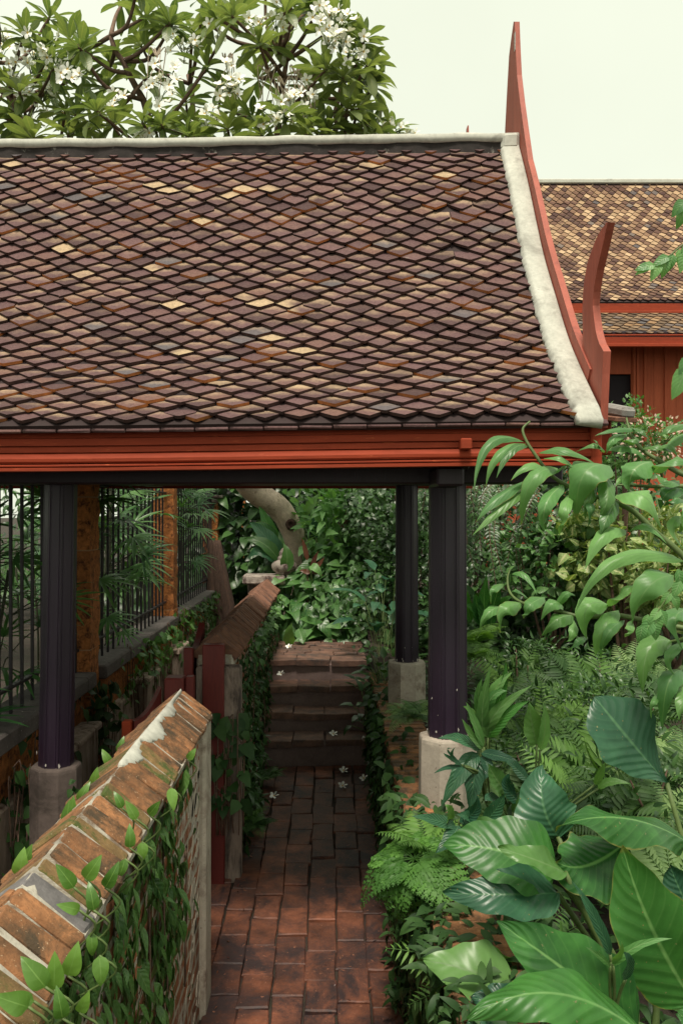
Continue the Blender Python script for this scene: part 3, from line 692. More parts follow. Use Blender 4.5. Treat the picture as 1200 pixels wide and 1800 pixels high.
# gable infill, beams, struts
gb = MB(); prism(gb, [(4.25,EZ+.42),(2*YR-4.25,EZ+.42),(YR+.05,EZ+2.2),(YR-.05,EZ+2.2)], 1.05, 1.09, 'x'); part('gable_panel', gb, M['red_v'], pav)
bm = MB()
for y, zc_ in ((4.46, .25), (6.80, .315)): cbox(bm, (-1.0, y, EZ+zc_), (4.4, .16, .21), .008)
part('beam', bm, M['dark_wood'], pav)
bm = MB()
for x in (-2.9, -1.44, .62): cbox(bm, (x, 5.64, EZ+.30), (.14, 2.9, .18), .008)
for x in (-2.9, -1.44, .62): cbox(bm, (x, YR, EZ+1.2), (.13, .13, 1.8), .008)
part('tie_beam', bm, M['dark_wood'], pav)
cb = MB(); cbox(cb, (-1.05, 5.64, EZ+.385), (4.5, 3.0, .02), .002); part('ceiling', cb, M['deck'], pav)
bm = MB(); cbox(bm, (.58, 4.24, EZ+.17), (.13, .34, .09), .01); part('bracket', bm, M['dark_wood'], pav)
# fluted octagonal posts on octagonal piers
def post(x, y, zt, zb, w, lean=(0,0)):
    mb = MB(); a = w/2/math.cos(math.pi/8); pts = []
    for k in range(8):
        t0, t1 = math.pi/8+k*math.pi/4, math.pi/8+(k+1)*math.pi/4
        A, B = np.array([math.cos(t0), math.sin(t0)])*a, np.array([math.cos(t1), math.sin(t1)])*a; nn = nrm(A+B)
        for f_, dp in ((.0,0),(.06,0),(.10,.004),(.16,.004),(.20,0),(.80,0),(.84,.004),(.90,.004),(.94,0)): pts.append(A+(B-A)*f_-nn*dp)
    st = 30
    def sec(i):
        z = zb+(zt-zb)*i/(st-1); s = 1.02-.07*i/(st-1); k = i/(st-1)
        return [(x+lean[0]*k+q[0]*s, y+lean[1]*k+q[1]*s, z) for q in pts]
    sweep(mb, sec, st, smooth=False); p = part('post', mb, M['post'], pav)
    ch = MB(); rr = random.Random(int(x*100+y*10))
    for q in range(9 if x > 0 else 3):                                             # flakes where the paint has gone
        th = rr.uniform(-2.6, -.5); h = rr.random()**6*.45; s = 1.02*(w/2+.0012); ang = round((th)/(math.pi/4))*math.pi/4
        off = rr.uniform(-.35,.35)*w*.8; c = np.array([math.cos(ang)*s-math.sin(ang)*off, math.sin(ang)*s+math.cos(ang)*off])
        sz = rr.uniform(.002,.007)*(1.3 if h < .1 else .6); tx = np.array([-math.sin(ang), math.cos(ang), 0]); o = np.array([x+c[0], y+c[1], zb+.02+h])
        m_ = 7; ring = [o+tx*math.cos(6.28*j/m_)*sz*rr.uniform(.5,1.1)+np.array([0,0,1])*math.sin(6.28*j/m_)*sz*rr.uniform(.7,2.0) for j in range(m_)]
        out = np.array([math.cos(ang), math.sin(ang), 0])*.0015
        ch.add(ring+[v+out for v in ring], [list(range(m_, 2*m_))]+[[j,(j+1)%m_,m_+(j+1)%m_,m_+j] for j in range(m_)], rr.random())
    part('paint_flakes', ch, M['post_chips'], p); return p
def pier(x, y, zt, zb, w, mat='plaster', par=None):
    mb = MB(); a = w/2/math.cos(math.pi/8); n_ = 32
    def ring(z, s, nz):
        out = []
        for k in range(n_):
            th = math.pi/8+2*math.pi*k/n_; m = (th-math.pi/8)%(math.pi/4)-math.pi/8; rr = (w/2)/math.cos(m)*s
            out.append((x+math.cos(th)*rr*(1+rnd(-nz,nz)), y+math.sin(th)*rr*(1+rnd(-nz,nz)), z+rnd(-nz,nz)*.12))
        return out
    rows = [ring(zb+(zt-.02-zb)*i/12, 1+.03*(1-i/12), .0025) for i in range(13)]+[ring(zt-.004, .985, .006), ring(zt+.004, .95, .006), ring(zt+.006, .5, .006)]
    sweep(mb, lambda i: rows[i], len(rows), smooth=False); return part('pier', mb, M[mat], par or pav)
post(.618, 4.46, EZ+.36, EZ-1.17, .192); pier(.618, 4.46, EZ-1.17, .55, .285)
post(.618, 6.80, EZ+.36, EZ-1.19, .178); pier(.618, 6.80, EZ-1.19, .6, .285)
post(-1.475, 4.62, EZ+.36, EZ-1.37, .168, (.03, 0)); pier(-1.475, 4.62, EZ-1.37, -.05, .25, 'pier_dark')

# ------------------------------------------------------------------ house behind
H = thing('red_house', 'red wooden house with pale patchy tiled roofs rising behind the garden', 'house', (5.5, 18, 1.2))
hp = [(-3.2,4.27),(-2.6,4.75),(-1.9,5.45),(-1.2,6.20),(-.5,7.05),(0,7.72)]       # (y-19, z over the first)
HR = np.array([(19.0+a, EZ+b-.35) for a, b in hp]); 
# ridge: y=318 px, eave: y=530 px
HR = np.array([(15.9, EZ+370*15.9/F), (16.5, EZ+4.42), (17.1, EZ+5.06), (17.7, EZ+5.80), (18.2, EZ+6.48), (18.6, EZ+578*18.6/F)])
class Prof:
    def __init__(s, pts): s.P = spline(pts, 8); s.a = np.concatenate([[0], np.cumsum(np.linalg.norm(np.diff(s.P, axis=0), axis=1))]); s.L = s.a[-1]; s.yr = pts[-1][0]
    def __call__(s, q):
        f = lambda t: np.array([np.interp(t, s.a, s.P[:, 0]), np.interp(t, s.a, s.P[:, 1])]); d = f(q+.02)-f(max(0, q-.02)); return f(q), d/np.linalg.norm(d)
hpf = Prof(HR); tb = MB(); rows_ = 42; e2 = hpf.L/rows_; w2 = .155
for k in range(rows_):
    x = 3.0+(k%2)*w2/2
    while x < 9.2: add_tile(tb, x, k*e2, w2, e2, 1, hpf, lambda q: 0, .015, tipd=.085); x += w2
hroof = part('roof', tb, [M['tile_far'], M['tile_edge'], M['tile_edge']], H)
mbk = MB(); cbox(mbk, (6.1, 18.62, EZ+578*18.6/F+.02), (6.5, .22, .10), .02); part('ridge_cap', mbk, M['white'], hroof)
mbk = MB(); nn_ = 16
def hs(i): p, d = hpf(hpf.L*i/(nn_-1)); n2 = np.array([-d[1], d[0]]); return [(2.95, *(p-n2*.01)), (9.3, *(p-n2*.01)), (9.3, *(p-n2*.08)), (2.95, *(p-n2*.08))]
sweep(mbk, hs, nn_, smooth=False); sweep(mbk, lambda i: [(x, 2*18.6-y, z) for x, y, z in hs(i)[::-1]], nn_, smooth=False); part('roof_deck', mbk, M['deck'], hroof)
def zz(py, Y): return EZ+(CY-py)*Y/F
mbk = MB(); cbox(mbk, (6.1, 15.95, (zz(533,15.9)+zz(551,15.9))/2), (6.4, .08, 18*15.9/F), .01); cbox(mbk, (6.1, 15.90, zz(549,15.9)), (6.4, .06, .05), .008); part('fascia', mbk, M['red'], H)
lp = Prof(np.array([(15.05, zz(588,15.05)), (15.4, zz(573,15.4)), (15.9, zz(551,15.9))])); tb = MB(); e3 = lp.L/9
for k in range(9):
    x = 2.9+(k%2)*.1
    while x < 9.2: add_tile(tb, x, k*e3, .185, e3, 1, lp, lambda q: 0, .016, tipd=.09); x += .185
lr = part('lower_roof', tb, [M['tile_lower'], M['tile_edge'], M['tile_edge']], H)
mbk = MB(); bar(mbk, (6, 15.05, zz(588,15.05)-.05), (6, 15.95, zz(551,15.9)-.05), 6.4, .04); part('roof_deck', mbk, M['deck'], lr)
mbk = MB(); cbox(mbk, (6.0, 15.08, (zz(590,15.05)+zz(603,15.05))/2), (6.3, .07, .13), .01); cbox(mbk, (6.0, 15.03, zz(607,15.05)), (6.3, .08, .07), .01); cbox(mbk, (6.0, 15.06, zz(589,15.05)), (6.3, .05, .03), .006); part('fascia', mbk, M['red'], H)
# wall behind the deep eave: boards, battens and an open window
mbk = MB(); yw = 16.1; X = lambda px, Y=yw: (px-CX)*Y/F
for a, b in ((2.9, X(1068)), (X(1108), 9.3)):
    x = a
    while x < b-.02: w_ = min(.42, b-x); cbox(mbk, (x+w_/2, yw, 3.1), (w_-.003, .06, 6.6), .002); x += w_
cbox(mbk, (X(1088), yw, zz(630,yw)+.15), (X(1108)-X(1068)-.01, .06, .9), .005)
cbox(mbk, (X(1088), yw, 1.6), (X(1108)-X(1068)-.01, .06, 2.0), .005)
wl = part('wall', mbk, M['red_wall'], H)
mbk = MB()
for px in (1112, 1118, 1131, 1167): cbox(mbk, (X(px), yw-.05, 3.1), (.05, .05, 6.4), .008)
part('batten', mbk, M['red_wall'], wl)
mbk = MB(); cbox(mbk, (X(1088), yw+.12, 3.7), (.6, .04, 3.6), .005); part('window', mbk, M['window_dark'], wl)  # near-black sheet put in as the darkness of the room behind the opening
mbk = MB(); cbox(mbk, (6.0, 15.9, zz(612,15.5)+.2), (6.4, 1.6, .05), .01); part('soffit', mbk, M['dark_wood'], H)
mbk = MB(); yq = 18.6; x_ = (821-CX)*yq/F; poly = [(x_-.05, zz(330,yq)), (x_+.05, zz(330,yq)), (x_+.012, zz(224,yq)), (x_-.012, zz(224,yq))]; prism(mbk, poly, yq-.1, yq+.1, 'y'); part('spire', mbk, M['red_v'], H)
mbk = MB(); cbox(mbk, (3.0, 18.6, zz(322,yq)), (.3, .2, .16), .02); part('ridge_end', mbk, M['white'], hroof)
# small weathered ledge poking out past the pavilion eave
t = thing('spirit_house_roof', 'short grey weathered roof ridge poking out past the red eave finial', 'roof', (1.75, 5.2, .6)); mbk = MB()
bar(mbk, at(1062,718,5.2), at(1108,727,5.0), .10, .07, .02); part('ridge_cap', mbk, M['rust'], t); mbk = MB(); bar(mbk, at(1058,733,5.2), at(1100,738,5.0), .16, .03, .005); part('board', mbk, M['cope_far'], t)
mbk = MB(); bar(mbk, at(1060,735,5.2), at(1060,800,5.2), .07, .10, .01); part('end_board', mbk, M['red'], t)

# ------------------------------------------------------------------ brick walls of the path
XA = -.72
def wall(name, label, y0, y1, zb, ze, apex, bw, cope_m, far=False):
    t = thing(name, label, 'wall', (XA, (y0+y1)/2, zb)); mb = MB()
    cbox(mb, (XA-.005, (y0+y1)/2, (zb+ze)/2), (.235, y1-y0, ze-zb), .012); part('body', mb, M['brick_wall'], t)
    cb = MB(); y = y0; mi = 0
    ca = MB()
    while y < y1-.01:
        w_ = bw*rnd(.88,1.12); w_ = min(w_, y1-y); c = y+w_/2
        q = random.random(); mt = 0 if q < .78 else 1
        if far: mt = 0
        elif c > 3.2: mt = 0
        if not far and abs(c-2.02) < .055: mt = 2
        for s in (1, -1):
            dx, dzv = .165*s, -(apex-ze-.0)
            a, b = np.array([XA+rnd(.0,.012)*s, c, apex]), np.array([XA+(.160+rnd(-.012,.008))*s, c, ze+rnd(-.006,.006)])
            d = nrm(b-a); L = np.linalg.norm(b-a); nrmv = np.array([-d[2]*s, 0, d[0]*s]); th = .062
            m_ = (a+b)/2-nrmv*th*.5+nrmv*rnd(-.004,.006)
            tw = rnd(-.02,.02); yv = np.array([math.sin(tw), math.cos(tw), rnd(-.02,.02)]); Rm = np.stack([d, yv, np.cross(d, yv)], 1)
            cbox(cb, m_, (L, w_-rnd(.006,.024)*(1 if not far else .3), th), .008, Rm, mt, .0035)
        y += w_
    part('coping', cb, [M[k] for k in cope_m], t)
    mo = MB(); prism(mo, [(XA-.148, ze-.028), (XA+.148, ze-.028), (XA+.150, ze-.008), (XA+.02, apex-.016), (XA, apex-.004), (XA-.02, apex-.016), (XA-.150, ze-.008)], y0+.004, y1-.004, 'y'); part('mortar_bed', mo, M['mortar' if not far else 'cope_far'], t)
    return t
zc, za = EZ-.985, EZ-.872
w1 = wall('brick_wall', 'near brick wall with sloped orange brick coping and limewash streak, creeper on its face', .9, 4.18, zpath(2)-.3, zc, za, .098, ['cope','moss','grey_brick'])
# limewash smeared along the apex near the far end
lw = MB(); ya = np.linspace(2.95, 4.15, 70); rows = []
for i, y in enumerate(ya):
    f = math.sin(math.pi*min(1, (i+3)/60))**.6; k1 = (.030+.022*math.sin(y*17)+rnd(-.012,.014))*f+.006; k2 = (.018+rnd(-.008,.012))*f+.004; sl = (za-zc)/.16
    rows.append([(XA-k2, y, za+.006-k2*sl-.004), (XA-k2*.5, y, za+.010-k2*.5*sl), (XA, y, za+.013), (XA+k1*.5, y, za+.013-k1*.5*sl), (XA+k1, y, za+.009-k1*sl), (XA+k1, y, za-.004-k1*sl), (XA, y, za-.01), (XA-k2, y, za-.012-k2*sl)])
sweep(lw, lambda i: rows[i], 70, smooth=True); part('limewash_streak', lw, M['white'], w1)
# plastered end pilaster, ragged where bricks show
pl = MB(); cbox(pl, (XA+.022, 4.095, (zc+zpath(4.1))/2-.05), (.24, .19, zc-zpath(4.1)+.06), .014, jit=.004); part('end_pilaster', pl, M['plaster'], w1)
pl = MB()
for k in range(46):
    y = 4.0-abs(RS.randn())*.22; z = rnd(zpath(4)+.05, zc-.05); m_ = 9; ring = []
    for j in range(m_): a = 6.28*j/m_; ring.append((XA+.1135+.003, y+math.cos(a)*rnd(.02,.07), z+math.sin(a)*rnd(.012,.04)+math.cos(a)*.03))
    pl.add(ring+[(x-.012, *q) for x, *q in ring], [list(range(m_))]+[[j, m_+j, m_+(j+1)%m_, (j+1)%m_] for j in range(m_)])
part('plaster_patches', pl, M['plaster'], w1)
w2_ = wall('brick_wall', 'far brick wall with steep dark brick coping beside the steps, stone lotus at its end', 5.44, 9.9, .0, EZ-.90, EZ-.775, .048, ['cope_far'], True)
pl = MB(); cbox(pl, (XA+.03, 5.40, (EZ-1.02+zpath(5.4))/2), (.28, .10, EZ-1.02-zpath(5.4)+.1), .012, jit=.004); part('end_pilaster', pl, M['plaster_dark'], w2_)
# end pier with a stone lotus bud
t = thing('gate_pier', 'square stone capped pier where the far brick wall ends', 'pier', (-.78, 10.15, .5)); pb = MB(); cbox(pb, (-.78, 10.15, (.5+EZ-.83)/2), (.34, .34, EZ-.83-.5), .02, jit=.006); part('shaft', pb, M['plaster_dark'], t)
pb = MB(); cbox(pb, (-.76, 10.12, EZ-.79), (.50, .44, .10), .015, jit=.006); part('cap', pb, M['stone'], t)
t = thing('stone_lotus_bud', 'pale ribbed stone lotus bud on the pier cap below the leaning trunk', 'ornament', (-.53, 10.1, EZ-.74)); sb = MB()
pr_ = [(.09,0),(.105,.012),(.10,.03),(.125,.045),(.142,.075),(.146,.10),(.138,.13),(.11,.158),(.085,.168),(.075,.178),(.082,.19),(.068,.215),(.055,.23),(.062,.245),(.05,.275),(.028,.305),(.008,.318)]
lathe(sb, (-.53, 10.1, EZ-.74), pr_, 60, lambda a, i: 1+(.085 if 4 <= i <= 7 else (.04 if i > 9 else 0))*(abs(math.sin(a*5.5))**.6-.6)); part('bud', sb, M['stone'], t)

# right-hand planter wall
t = thing('planter_wall', 'low orange brick planter wall right of the path, smothered in creeper', 'wall', (.53, 5.2, 0)); pb = MB()
cbox(pb, (.535, 5.05, .40), (.27, 6.1, .86), .012); part('body', pb, M['brick_right'], t); pb = MB()
y = 2.1
while y < 8.0:
    w_ = rnd(.09,.12); cbox(pb, (.53+rnd(-.008,.008), y+w_/2, .855+rnd(-.004,.004)), (.30, w_-.012, .06), .010, None, 0, .004); y += w_
part('coping', pb, M['cope'], t)
# ------------------------------------------------------------------ red side gate
def scallop(t0, x0, x1, zl, zh, zb, Y0, Y1, th=.045):
    n_ = 18; rows = []
    for i in range(n_):
        k = i/(n_-1); x = x0+(x1-x0)*k; y = Y0+(Y1-Y0)*k; z = zl+(zh-zl)*(k**2.0)
        d = nrm(np.array([x1-x0, Y1-Y0])); nx, ny = -d[1]*th/2, d[0]*th/2
        rows.append([(x+nx, y+ny, zb), (x-nx, y-ny, zb), (x-nx, y-ny, z), (x+nx, y+ny, z)])
    mb = MB(); sweep(mb, lambda i: rows[i], n_, smooth=False); return mb
t = thing('gate_leaf', 'open red gate leaf with a scooped top edge behind the near wall', 'gate', (-1.0, 4.9, .0))
Yg = 4.9; q = lambda px, Y=Yg: (px-CX)*Y/F
part('board_panel', scallop(0, q(232), q(274), zz(1268,Yg), zz(1214,Yg), .15, Yg+.02, Yg+.12), M['red_deep'], t)
mbk = MB(); cbox(mbk, (q(224), Yg, (zz(1266,Yg)+.1)/2), (.052, .06, zz(1266,Yg)-.1), .006); part('stile', mbk, M['red'], t)  # brighter red than the panel: light on the stile put into its colour
t = thing('gate_post', 'short square red post just past the tip of the near wall', 'post', (q(310), Yg+.1, .0)); mbk = MB()
cbox(mbk, (q(303), Yg+.1, zz(1201,Yg)/2+.02), (.11, .12, zz(1201,Yg)), .008); cbox(mbk, (q(328), Yg+.13, zz(1202,Yg)/2+.02), (.048, .08, zz(1202,Yg)), .006); part('shaft', mbk, M['red_deep'], t)
Yg = 5.36; t = thing('gate_post', 'tall dark red post standing against the end of the far wall', 'post', (q(378,Yg), Yg, .0)); mbk = MB()
cbox(mbk, (q(376,Yg), Yg, (zz(1132,Yg)+.05)/2), (.135, .08, zz(1132,Yg)-.05), .007); part('shaft', mbk, M['red_deep'], t)
mbk = MB(); cbox(mbk, (q(385,Yg), Yg-.05, (zz(1345,Yg)+.05)/2), (.085, .05, zz(1345,Yg)-.08), .006); part('stop_board', mbk, M['red_deep'], t)
t = thing('gate_leaf', 'narrow dark red gate leaf with curved top, folded beside the tall post', 'gate', (q(345,5.5), 5.6, .0))
rows = []
for i in range(16):
    k = i/15; y = 5.42+.5*k; z = zz(1150,5.5)+(.13*(1-k)**.5 if False else .15*k**2); rows.append([(-.90, y, .1), (-.86, y, .1), (-.86, y, z), (-.90, y, z)])
mbk = MB(); sweep(mbk, lambda i: rows[i], 16, smooth=False); part('board_panel', mbk, M['red_deep'], t); mbk = MB(); cbox(mbk, (-.885, 5.40, (zz(1138,5.4)+.1)/2), (.06, .05, zz(1138,5.4)-.1), .006); part('stile', mbk, M['red_deep'], t)

# ------------------------------------------------------------------ boundary wall with laterite columns and railings
XF = -1.92; ZL = EZ-1.2
colY = [6.55, 10.0, 13.9, 18.4]; names = ['with a black post standing in front of it', 'between two railing panels, creeper at its foot', 'under a stone cap carrying a lantern', 'half hidden by the broad dark leaves']
def laterite(y, label, h, capd=False):
    t = thing('laterite_column', label, 'column', (XF, y, 0)); z = -.05; k = 0
    mb = MB(); gb = MB()
    while z < h:
        bh = rnd(.34,.46) if k else .6; bh = min(bh, h-z+.01)
        for i in range(1):
            n_ = 5; vs = []
            for zi in range(n_):
                for (sx_, sy_) in ((-1,-1),(0,-1.0),(1,-1),(1,0),(1,1),(0,1),(-1,1),(-1,0)):
                    q_ = .125+rnd(-.007,.007); vs.append((XF+sx_*q_, y+sy_*q_, z+.005+(bh-.010)*zi/(n_-1)))
            fs = [[a*8+b, a*8+(b+1)%8, (a+1)*8+(b+1)%8, (a+1)*8+b] for a in range(n_-1) for b in range(8)]+[list(range(8))[::-1], [(n_-1)*8+b for b in range(8)]]
            mb.add(vs, fs, random.random())
        cbox(gb, (XF, y, z+bh), (.236, .236, .02), .003); z += bh; k += 1
    part('shaft', mb, M['laterite'], t); part('joint', gb, M['grout'], t)
    if capd:
        cb = MB(); cbox(cb, (XF, y, h+.04), (.36, .36, .08), .02); cbox(cb, (XF, y, h+.10), (.44, .44, .05), .012); part('cap', cb, M['stone'], t)
    return t
for i, y in enumerate(colY): laterite(y, 'orange pitted laterite column '+names[i], (EZ+.62 if i < 2 else zz(884,13.9)) if i < 3 else EZ+.3, i == 2)
tl = thing('lantern', 'small glass lantern on the stone capped laterite column', 'lantern', (XF, 13.9, zz(884,13.9)+.125)); lb = MB(); b0 = zz(884,13.9)+.125
cbox(lb, (XF, 13.9, b0+.02), (.24, .24, .04), .005)
for a in (-1,1):
    for b in (-1,1): bar(lb, (XF+a*.1, 13.9+b*.1, b0+.02), (XF+a*.12, 13.9+b*.12, b0+.30), .018)
prism(lb, [(XF-.15,13.75),(XF+.15,13.75),(XF+.15,14.05),(XF-.15,14.05)], b0+.30, b0+.40, top=[(XF-.03,13.87),(XF+.03,13.87),(XF+.03,13.93),(XF-.03,13.93)]); part('frame', lb, M['iron'], tl)
lb = MB(); prism(lb, [(XF-.09,13.81),(XF+.09,13.81),(XF+.09,13.99),(XF-.09,13.99)], b0+.04, b0+.29); part('pane', lb, M['glass'], tl)
segs = [(2.6, 6.42, 'left of the black post in deep shade'), (6.68, 9.87, 'between the first two laterite columns, ivy hanging over it'), (10.13, 13.77, 'between the second column and the lantern column'), (14.03, 18.2, 'farthest stretch, beyond the lantern column')]
for i, (a, b, d) in enumerate(segs):
    t = thing('boundary_wall', 'low laterite wall with grey stone ledge, '+d, 'wall', (XF, (a+b)/2, 0)); mb = MB()
    cbox(mb, (XF, (a+b)/2, (ZL-.1-.1)/2), (.17, b-a, ZL-.1+.1), .01); part('body', mb, M['laterite'], t)
    mb = MB(); y = a
    while y < b-.01:
        L = min(rnd(.7,1.1), b-y); cbox(mb, (XF+.02, y+L/2, ZL-.055), (.32, L-.006, .11), .012, None, 0, .003); y += L
    part('ledge', mb, M['concrete'], t); mb = MB(); zt = EZ-1.62
    cbox(mb, (XF+.115, (a+b)/2, zt/2-.1), (.07, b-a, zt+.2), .012, None, 0, .004)
    part('plinth', mb, M['plinth'], t)
    # iron railing on the ledge
    r_ = thing('iron_railing', 'black iron railing of upright bars, '+['in front of the palms left of the black post','between the first and second laterite columns','between the second column and the lantern column','farthest panel beyond the lantern column'][i], 'railing', (XF+.03, (a+b)/2, ZL), 'iron railing panels')
    for k, h in enumerate((.16, 1.42)):
        mb = MB(); cbox(mb, (XF+.03, (a+b)/2, ZL+h), (.035, b-a-.01, .022), .004); part('rail', mb, M['iron'], r_)
    y = a+.07; b0_ = None
    while y < b-.04:
        if b0_ is None:
            mb = MB(); cbox(mb, (XF+.03, y, ZL+.80), (.019, .019, 1.60), .003); prism(mb, [(XF+.018,y-.012),(XF+.042,y-.012),(XF+.042,y+.012),(XF+.018,y+.012)], ZL+1.60, ZL+1.69, top=[(XF+.029,y-.001),(XF+.031,y-.001),(XF+.031,y+.001),(XF+.029,y+.001)])
            b0_ = part('bar', mb, M['iron'], r_); yb0 = y
        else:
            c = b0_.copy(); COL.objects.link(c); c.parent = r_; c.location = (0, y-yb0, 0)
        y += .185
# plastered buttresses standing out of the plinth
for y, lab in ((5.9,'left of the ivy, streaked with damp'), (8.1,'under the hanging ivy'), (9.75,'at the foot of the second laterite column')):
    t = thing('wall_buttress', 'stained plaster buttress of the boundary wall '+lab, 'buttress', (XF+.16, y, 0)); mb = MB(); cbox(mb, (XF+.19, y, (EZ-1.56)/2-.05), (.13, .62, EZ-1.56+.1), .02, None, 0, .008); cbox(mb, (XF+.185, y, EZ-1.55), (.17, .66, .05), .012, None, 0, .006); part('body', mb, M['plinth'], t)
# loose dark iron post and rooted tree trunk beyond
t = tag(link('iron_post', (lambda mb: (cbox(mb, (-1.62, 15.2, 1.5), (.12, .12, 3.2), .01), cbox(mb, (-1.62, 15.2, 3.12), (.16, .16, .05), .01), mb)[-1])(MB()).mesh('iron_post', M['post'])), 'thin black post standing beyond the lantern column', 'post')

# ------------------------------------------------------------------ frangipani tree behind the roof
ft = thing('frangipani_tree', 'white flowering frangipani with leaning pale trunk, crown above the tiled ridge', 'tree', (-.4, 11.0, .9))
tr = MB(); tp = spline([(-.42,11.0,.85), at(522,985,11.0), at(516,940,10.95), at(490,893,10.85), at(440,856,10.6), (-1.25,10.1,EZ+.85), (-1.4,9.4,EZ+1.8)], 8)
rad = np.interp(np.linspace(0,1,len(tp)), [0,.2,.35,.5,.7,1], [.19,.15,.142,.15,.155,.14])
tube(tr, tp, rad, 18, 0, .025); kn = at(512,921,9.70)
lathe(tr, kn, [(.0,0)], 3) if False else None
trunk = part('trunk', tr, M['bark_pale'], ft)
kb = MB(); c = at(511,922,10.75); m_ = 14
for rr, dy in ((.065, .0), (.045, -.022), (.03,-.012), (.018,.0)):
    pass
rings = [[(c[0]+math.cos(6.28*j/m_)*rr*rnd(.85,1.15), c[1]+dy, c[2]+math.sin(6.28*j/m_)*rr*1.1) for j in range(m_)] for rr, dy in ((.07,.03),(.055,-.025),(.032,-.028),(.022,.0))]
sweep(kb, lambda i: rings[i], 4, smooth=True); part('knot', kb, M['root'], trunk)
br = MB(); nodes_ = [np.array(tp[-1])]
limbs = [[(-1.4,9.4,EZ+1.6), (-2.4,9.4,EZ+3.0), (-3.3,9.3,EZ+4.2), (-3.9,9.2,EZ+5.0)],
         [(-1.4,9.4,EZ+1.6), (-1.5,9.2,EZ+3.2), (-1.9,9.1,EZ+4.2), (-2.3,8.9,EZ+5.0)],
         [(-1.4,9.4,EZ+1.6), (-.9,9.2,EZ+3.0), (-.55,9.1,EZ+4.0), (-.45,9.0,EZ+4.9)],
         [(-1.4,9.4,EZ+1.6), (-.3,9.6,EZ+2.9), (.0,9.5,EZ+3.9), (.12,9.4,EZ+4.7)],
         [(-1.4,9.4,EZ+1.6), (-1.4,10,EZ+3.3), (-1.6,10.4,EZ+4.6), (-1.7,10.5,EZ+5.4)],
         [(-2.4,9.4,EZ+3.0), (-4.0,9.9,EZ+3.9), (-5.2,9.9,EZ+4.7)]]
ln = []
for L in limbs:
    sp_ = spline(L, 6)+RS.randn(len(L)*6-5,3)*.025; tube(br, sp_, np.linspace(.070,.024,len(sp_)), 9, 0, .05); ln += list(sp_[6:])
ln = np.array(ln); tips = []; axes = []
def keep(x, z, y):
    px, py = CX+x*F/y, CY-(z-EZ)*F/y
    if px > 668: return False
    lim = np.interp(px, [-400,0,60,120,240,420,560,600,640,668], [-160,-90,-40,30,-25,-60,-60,-10,40,120])
    return py > lim
k = 0
while len(tips) < 108 and k < 20000:
    k += 1; y = rnd(8.2,9.9); p = np.array([rnd(-5.6,.6), y, EZ+rnd(3.6,5.9)])
    if not keep(p[0], p[2], y): continue
    if any(np.linalg.norm((p-q)*[1,.7,1]) < .36 for q in tips): continue
    tips.append(p)
# a few set where the photograph's outline needs them
for px, py, Y in ((640,70,8.9),(655,150,9.2),(600,40,8.7),(655,210,9.4),(560,15,8.8),(500,20,8.6),(380,30,8.7),(300,40,8.8),(45,60,8.8),(690,232,9.8),(660,235,9.0),(630,190,8.8),(645,115,8.8),(620,235,8.9),(580,225,8.6),(575,120,8.5),(400,225,8.5),(330,235,8.6),(120,235,8.5),(60,240,8.6),(460,235,8.4),(540,235,8.4),(610,190,8.6),(150,90,9),(455,75,8.5),(30,205,8.7),(170,195,8.4),(250,215,8.5),(95,120,8.6)): tips.append(np.array(at(px, py, Y)))
for p in tips:
    i = np.argmin(np.linalg.norm((ln-p)*[1,1,.8], axis=1)+(ln[:, 2] > p[2]-.15)*.8); q = ln[i]; mid = (p+q)/2+np.array([0,0,-.10])+RS.randn(3)*.05
    sp_ = spline([q, mid, p], 5); tube(br, sp_, np.linspace(.025,.015,len(sp_)), 6, 0, .06); axes.append(nrm(p-mid)*.7+np.array([0,-.15,.55])+RS.randn(3)*.22)
part('branch', br, M['bark'], ft)
lf = MB(); whorls(lf, T_obov, tips, axes, 18, .385, (-.30,1.05)); part('foliage', lf, M['l_frangi'], ft)
# dry twiggy seed stalks hanging in the crown
tw = MB()
for px, py in ((500,150),(520,130),(470,130),(505,170),(395,110),(275,100),(540,165)):
    c = np.array(at(px, py, 8.7))
    for j in range(5): e = c+np.array([rnd(-.12,.12), rnd(-.1,.1), -rnd(.2,.4)]); tube(tw, spline([c, c+np.array([rnd(-.1,.1),0,.08]), e], 5), np.linspace(.008,.004,11), 4)
part('seed_stalk', tw, M['bark_pale'], ft)
petal = leaf_tpl('obov', .27, .5, .1, 5); heart = leaf_tpl('obov', .25, .3, .1, 3)
def flowers(mb, C, A, sz, mp=0, mh=1):
    P=[];D=[];U=[]
    for c, a in zip(C, A):
        a = nrm(a); x = nrm(np.cross(a, [.31,.2,.93])); y = np.cross(a, x); ph = rnd(0,6)
        for j in range(5):
            th = ph+j*1.2566; d = (x*math.cos(th)+y*math.sin(th))*.85+a*.5; P.append(c); D.append(d); U.append(a+(x*math.cos(th+1.57)+y*math.sin(th+1.57))*.35)
    place(mb, petal, P, D, U, sz, mp); place(mb, heart, np.array(P)+nrm(A).repeat(5,0)*.003, D, U, sz*.24, mh)
spots = [(125,120,8.4),(100,95,8.5),(60,85,8.6),(420,150,8.3),(405,140,8.3),(490,205,8.1),(500,195,8.2),(575,60,8.2),(600,70,8.3),(590,40,8.3),(540,170,8.5),(300,125,8.5),(280,165,8.5),(365,205,8.6),(20,130,8.9),(40,165,9),(380,60,8.6),(485,30,8.6),(515,185,8.5),(680,228,9.6),(700,222,9.7),(195,175,8.6),(615,85,8.4),(10,60,9.0),(75,160,8.9),(325,80,8.8),(450,40,8.8),(255,245,8.5),(580,30,8.5)]
spots += [(rnd(-60,110), rnd(60,220), rnd(9,10)) for _ in range(7)]
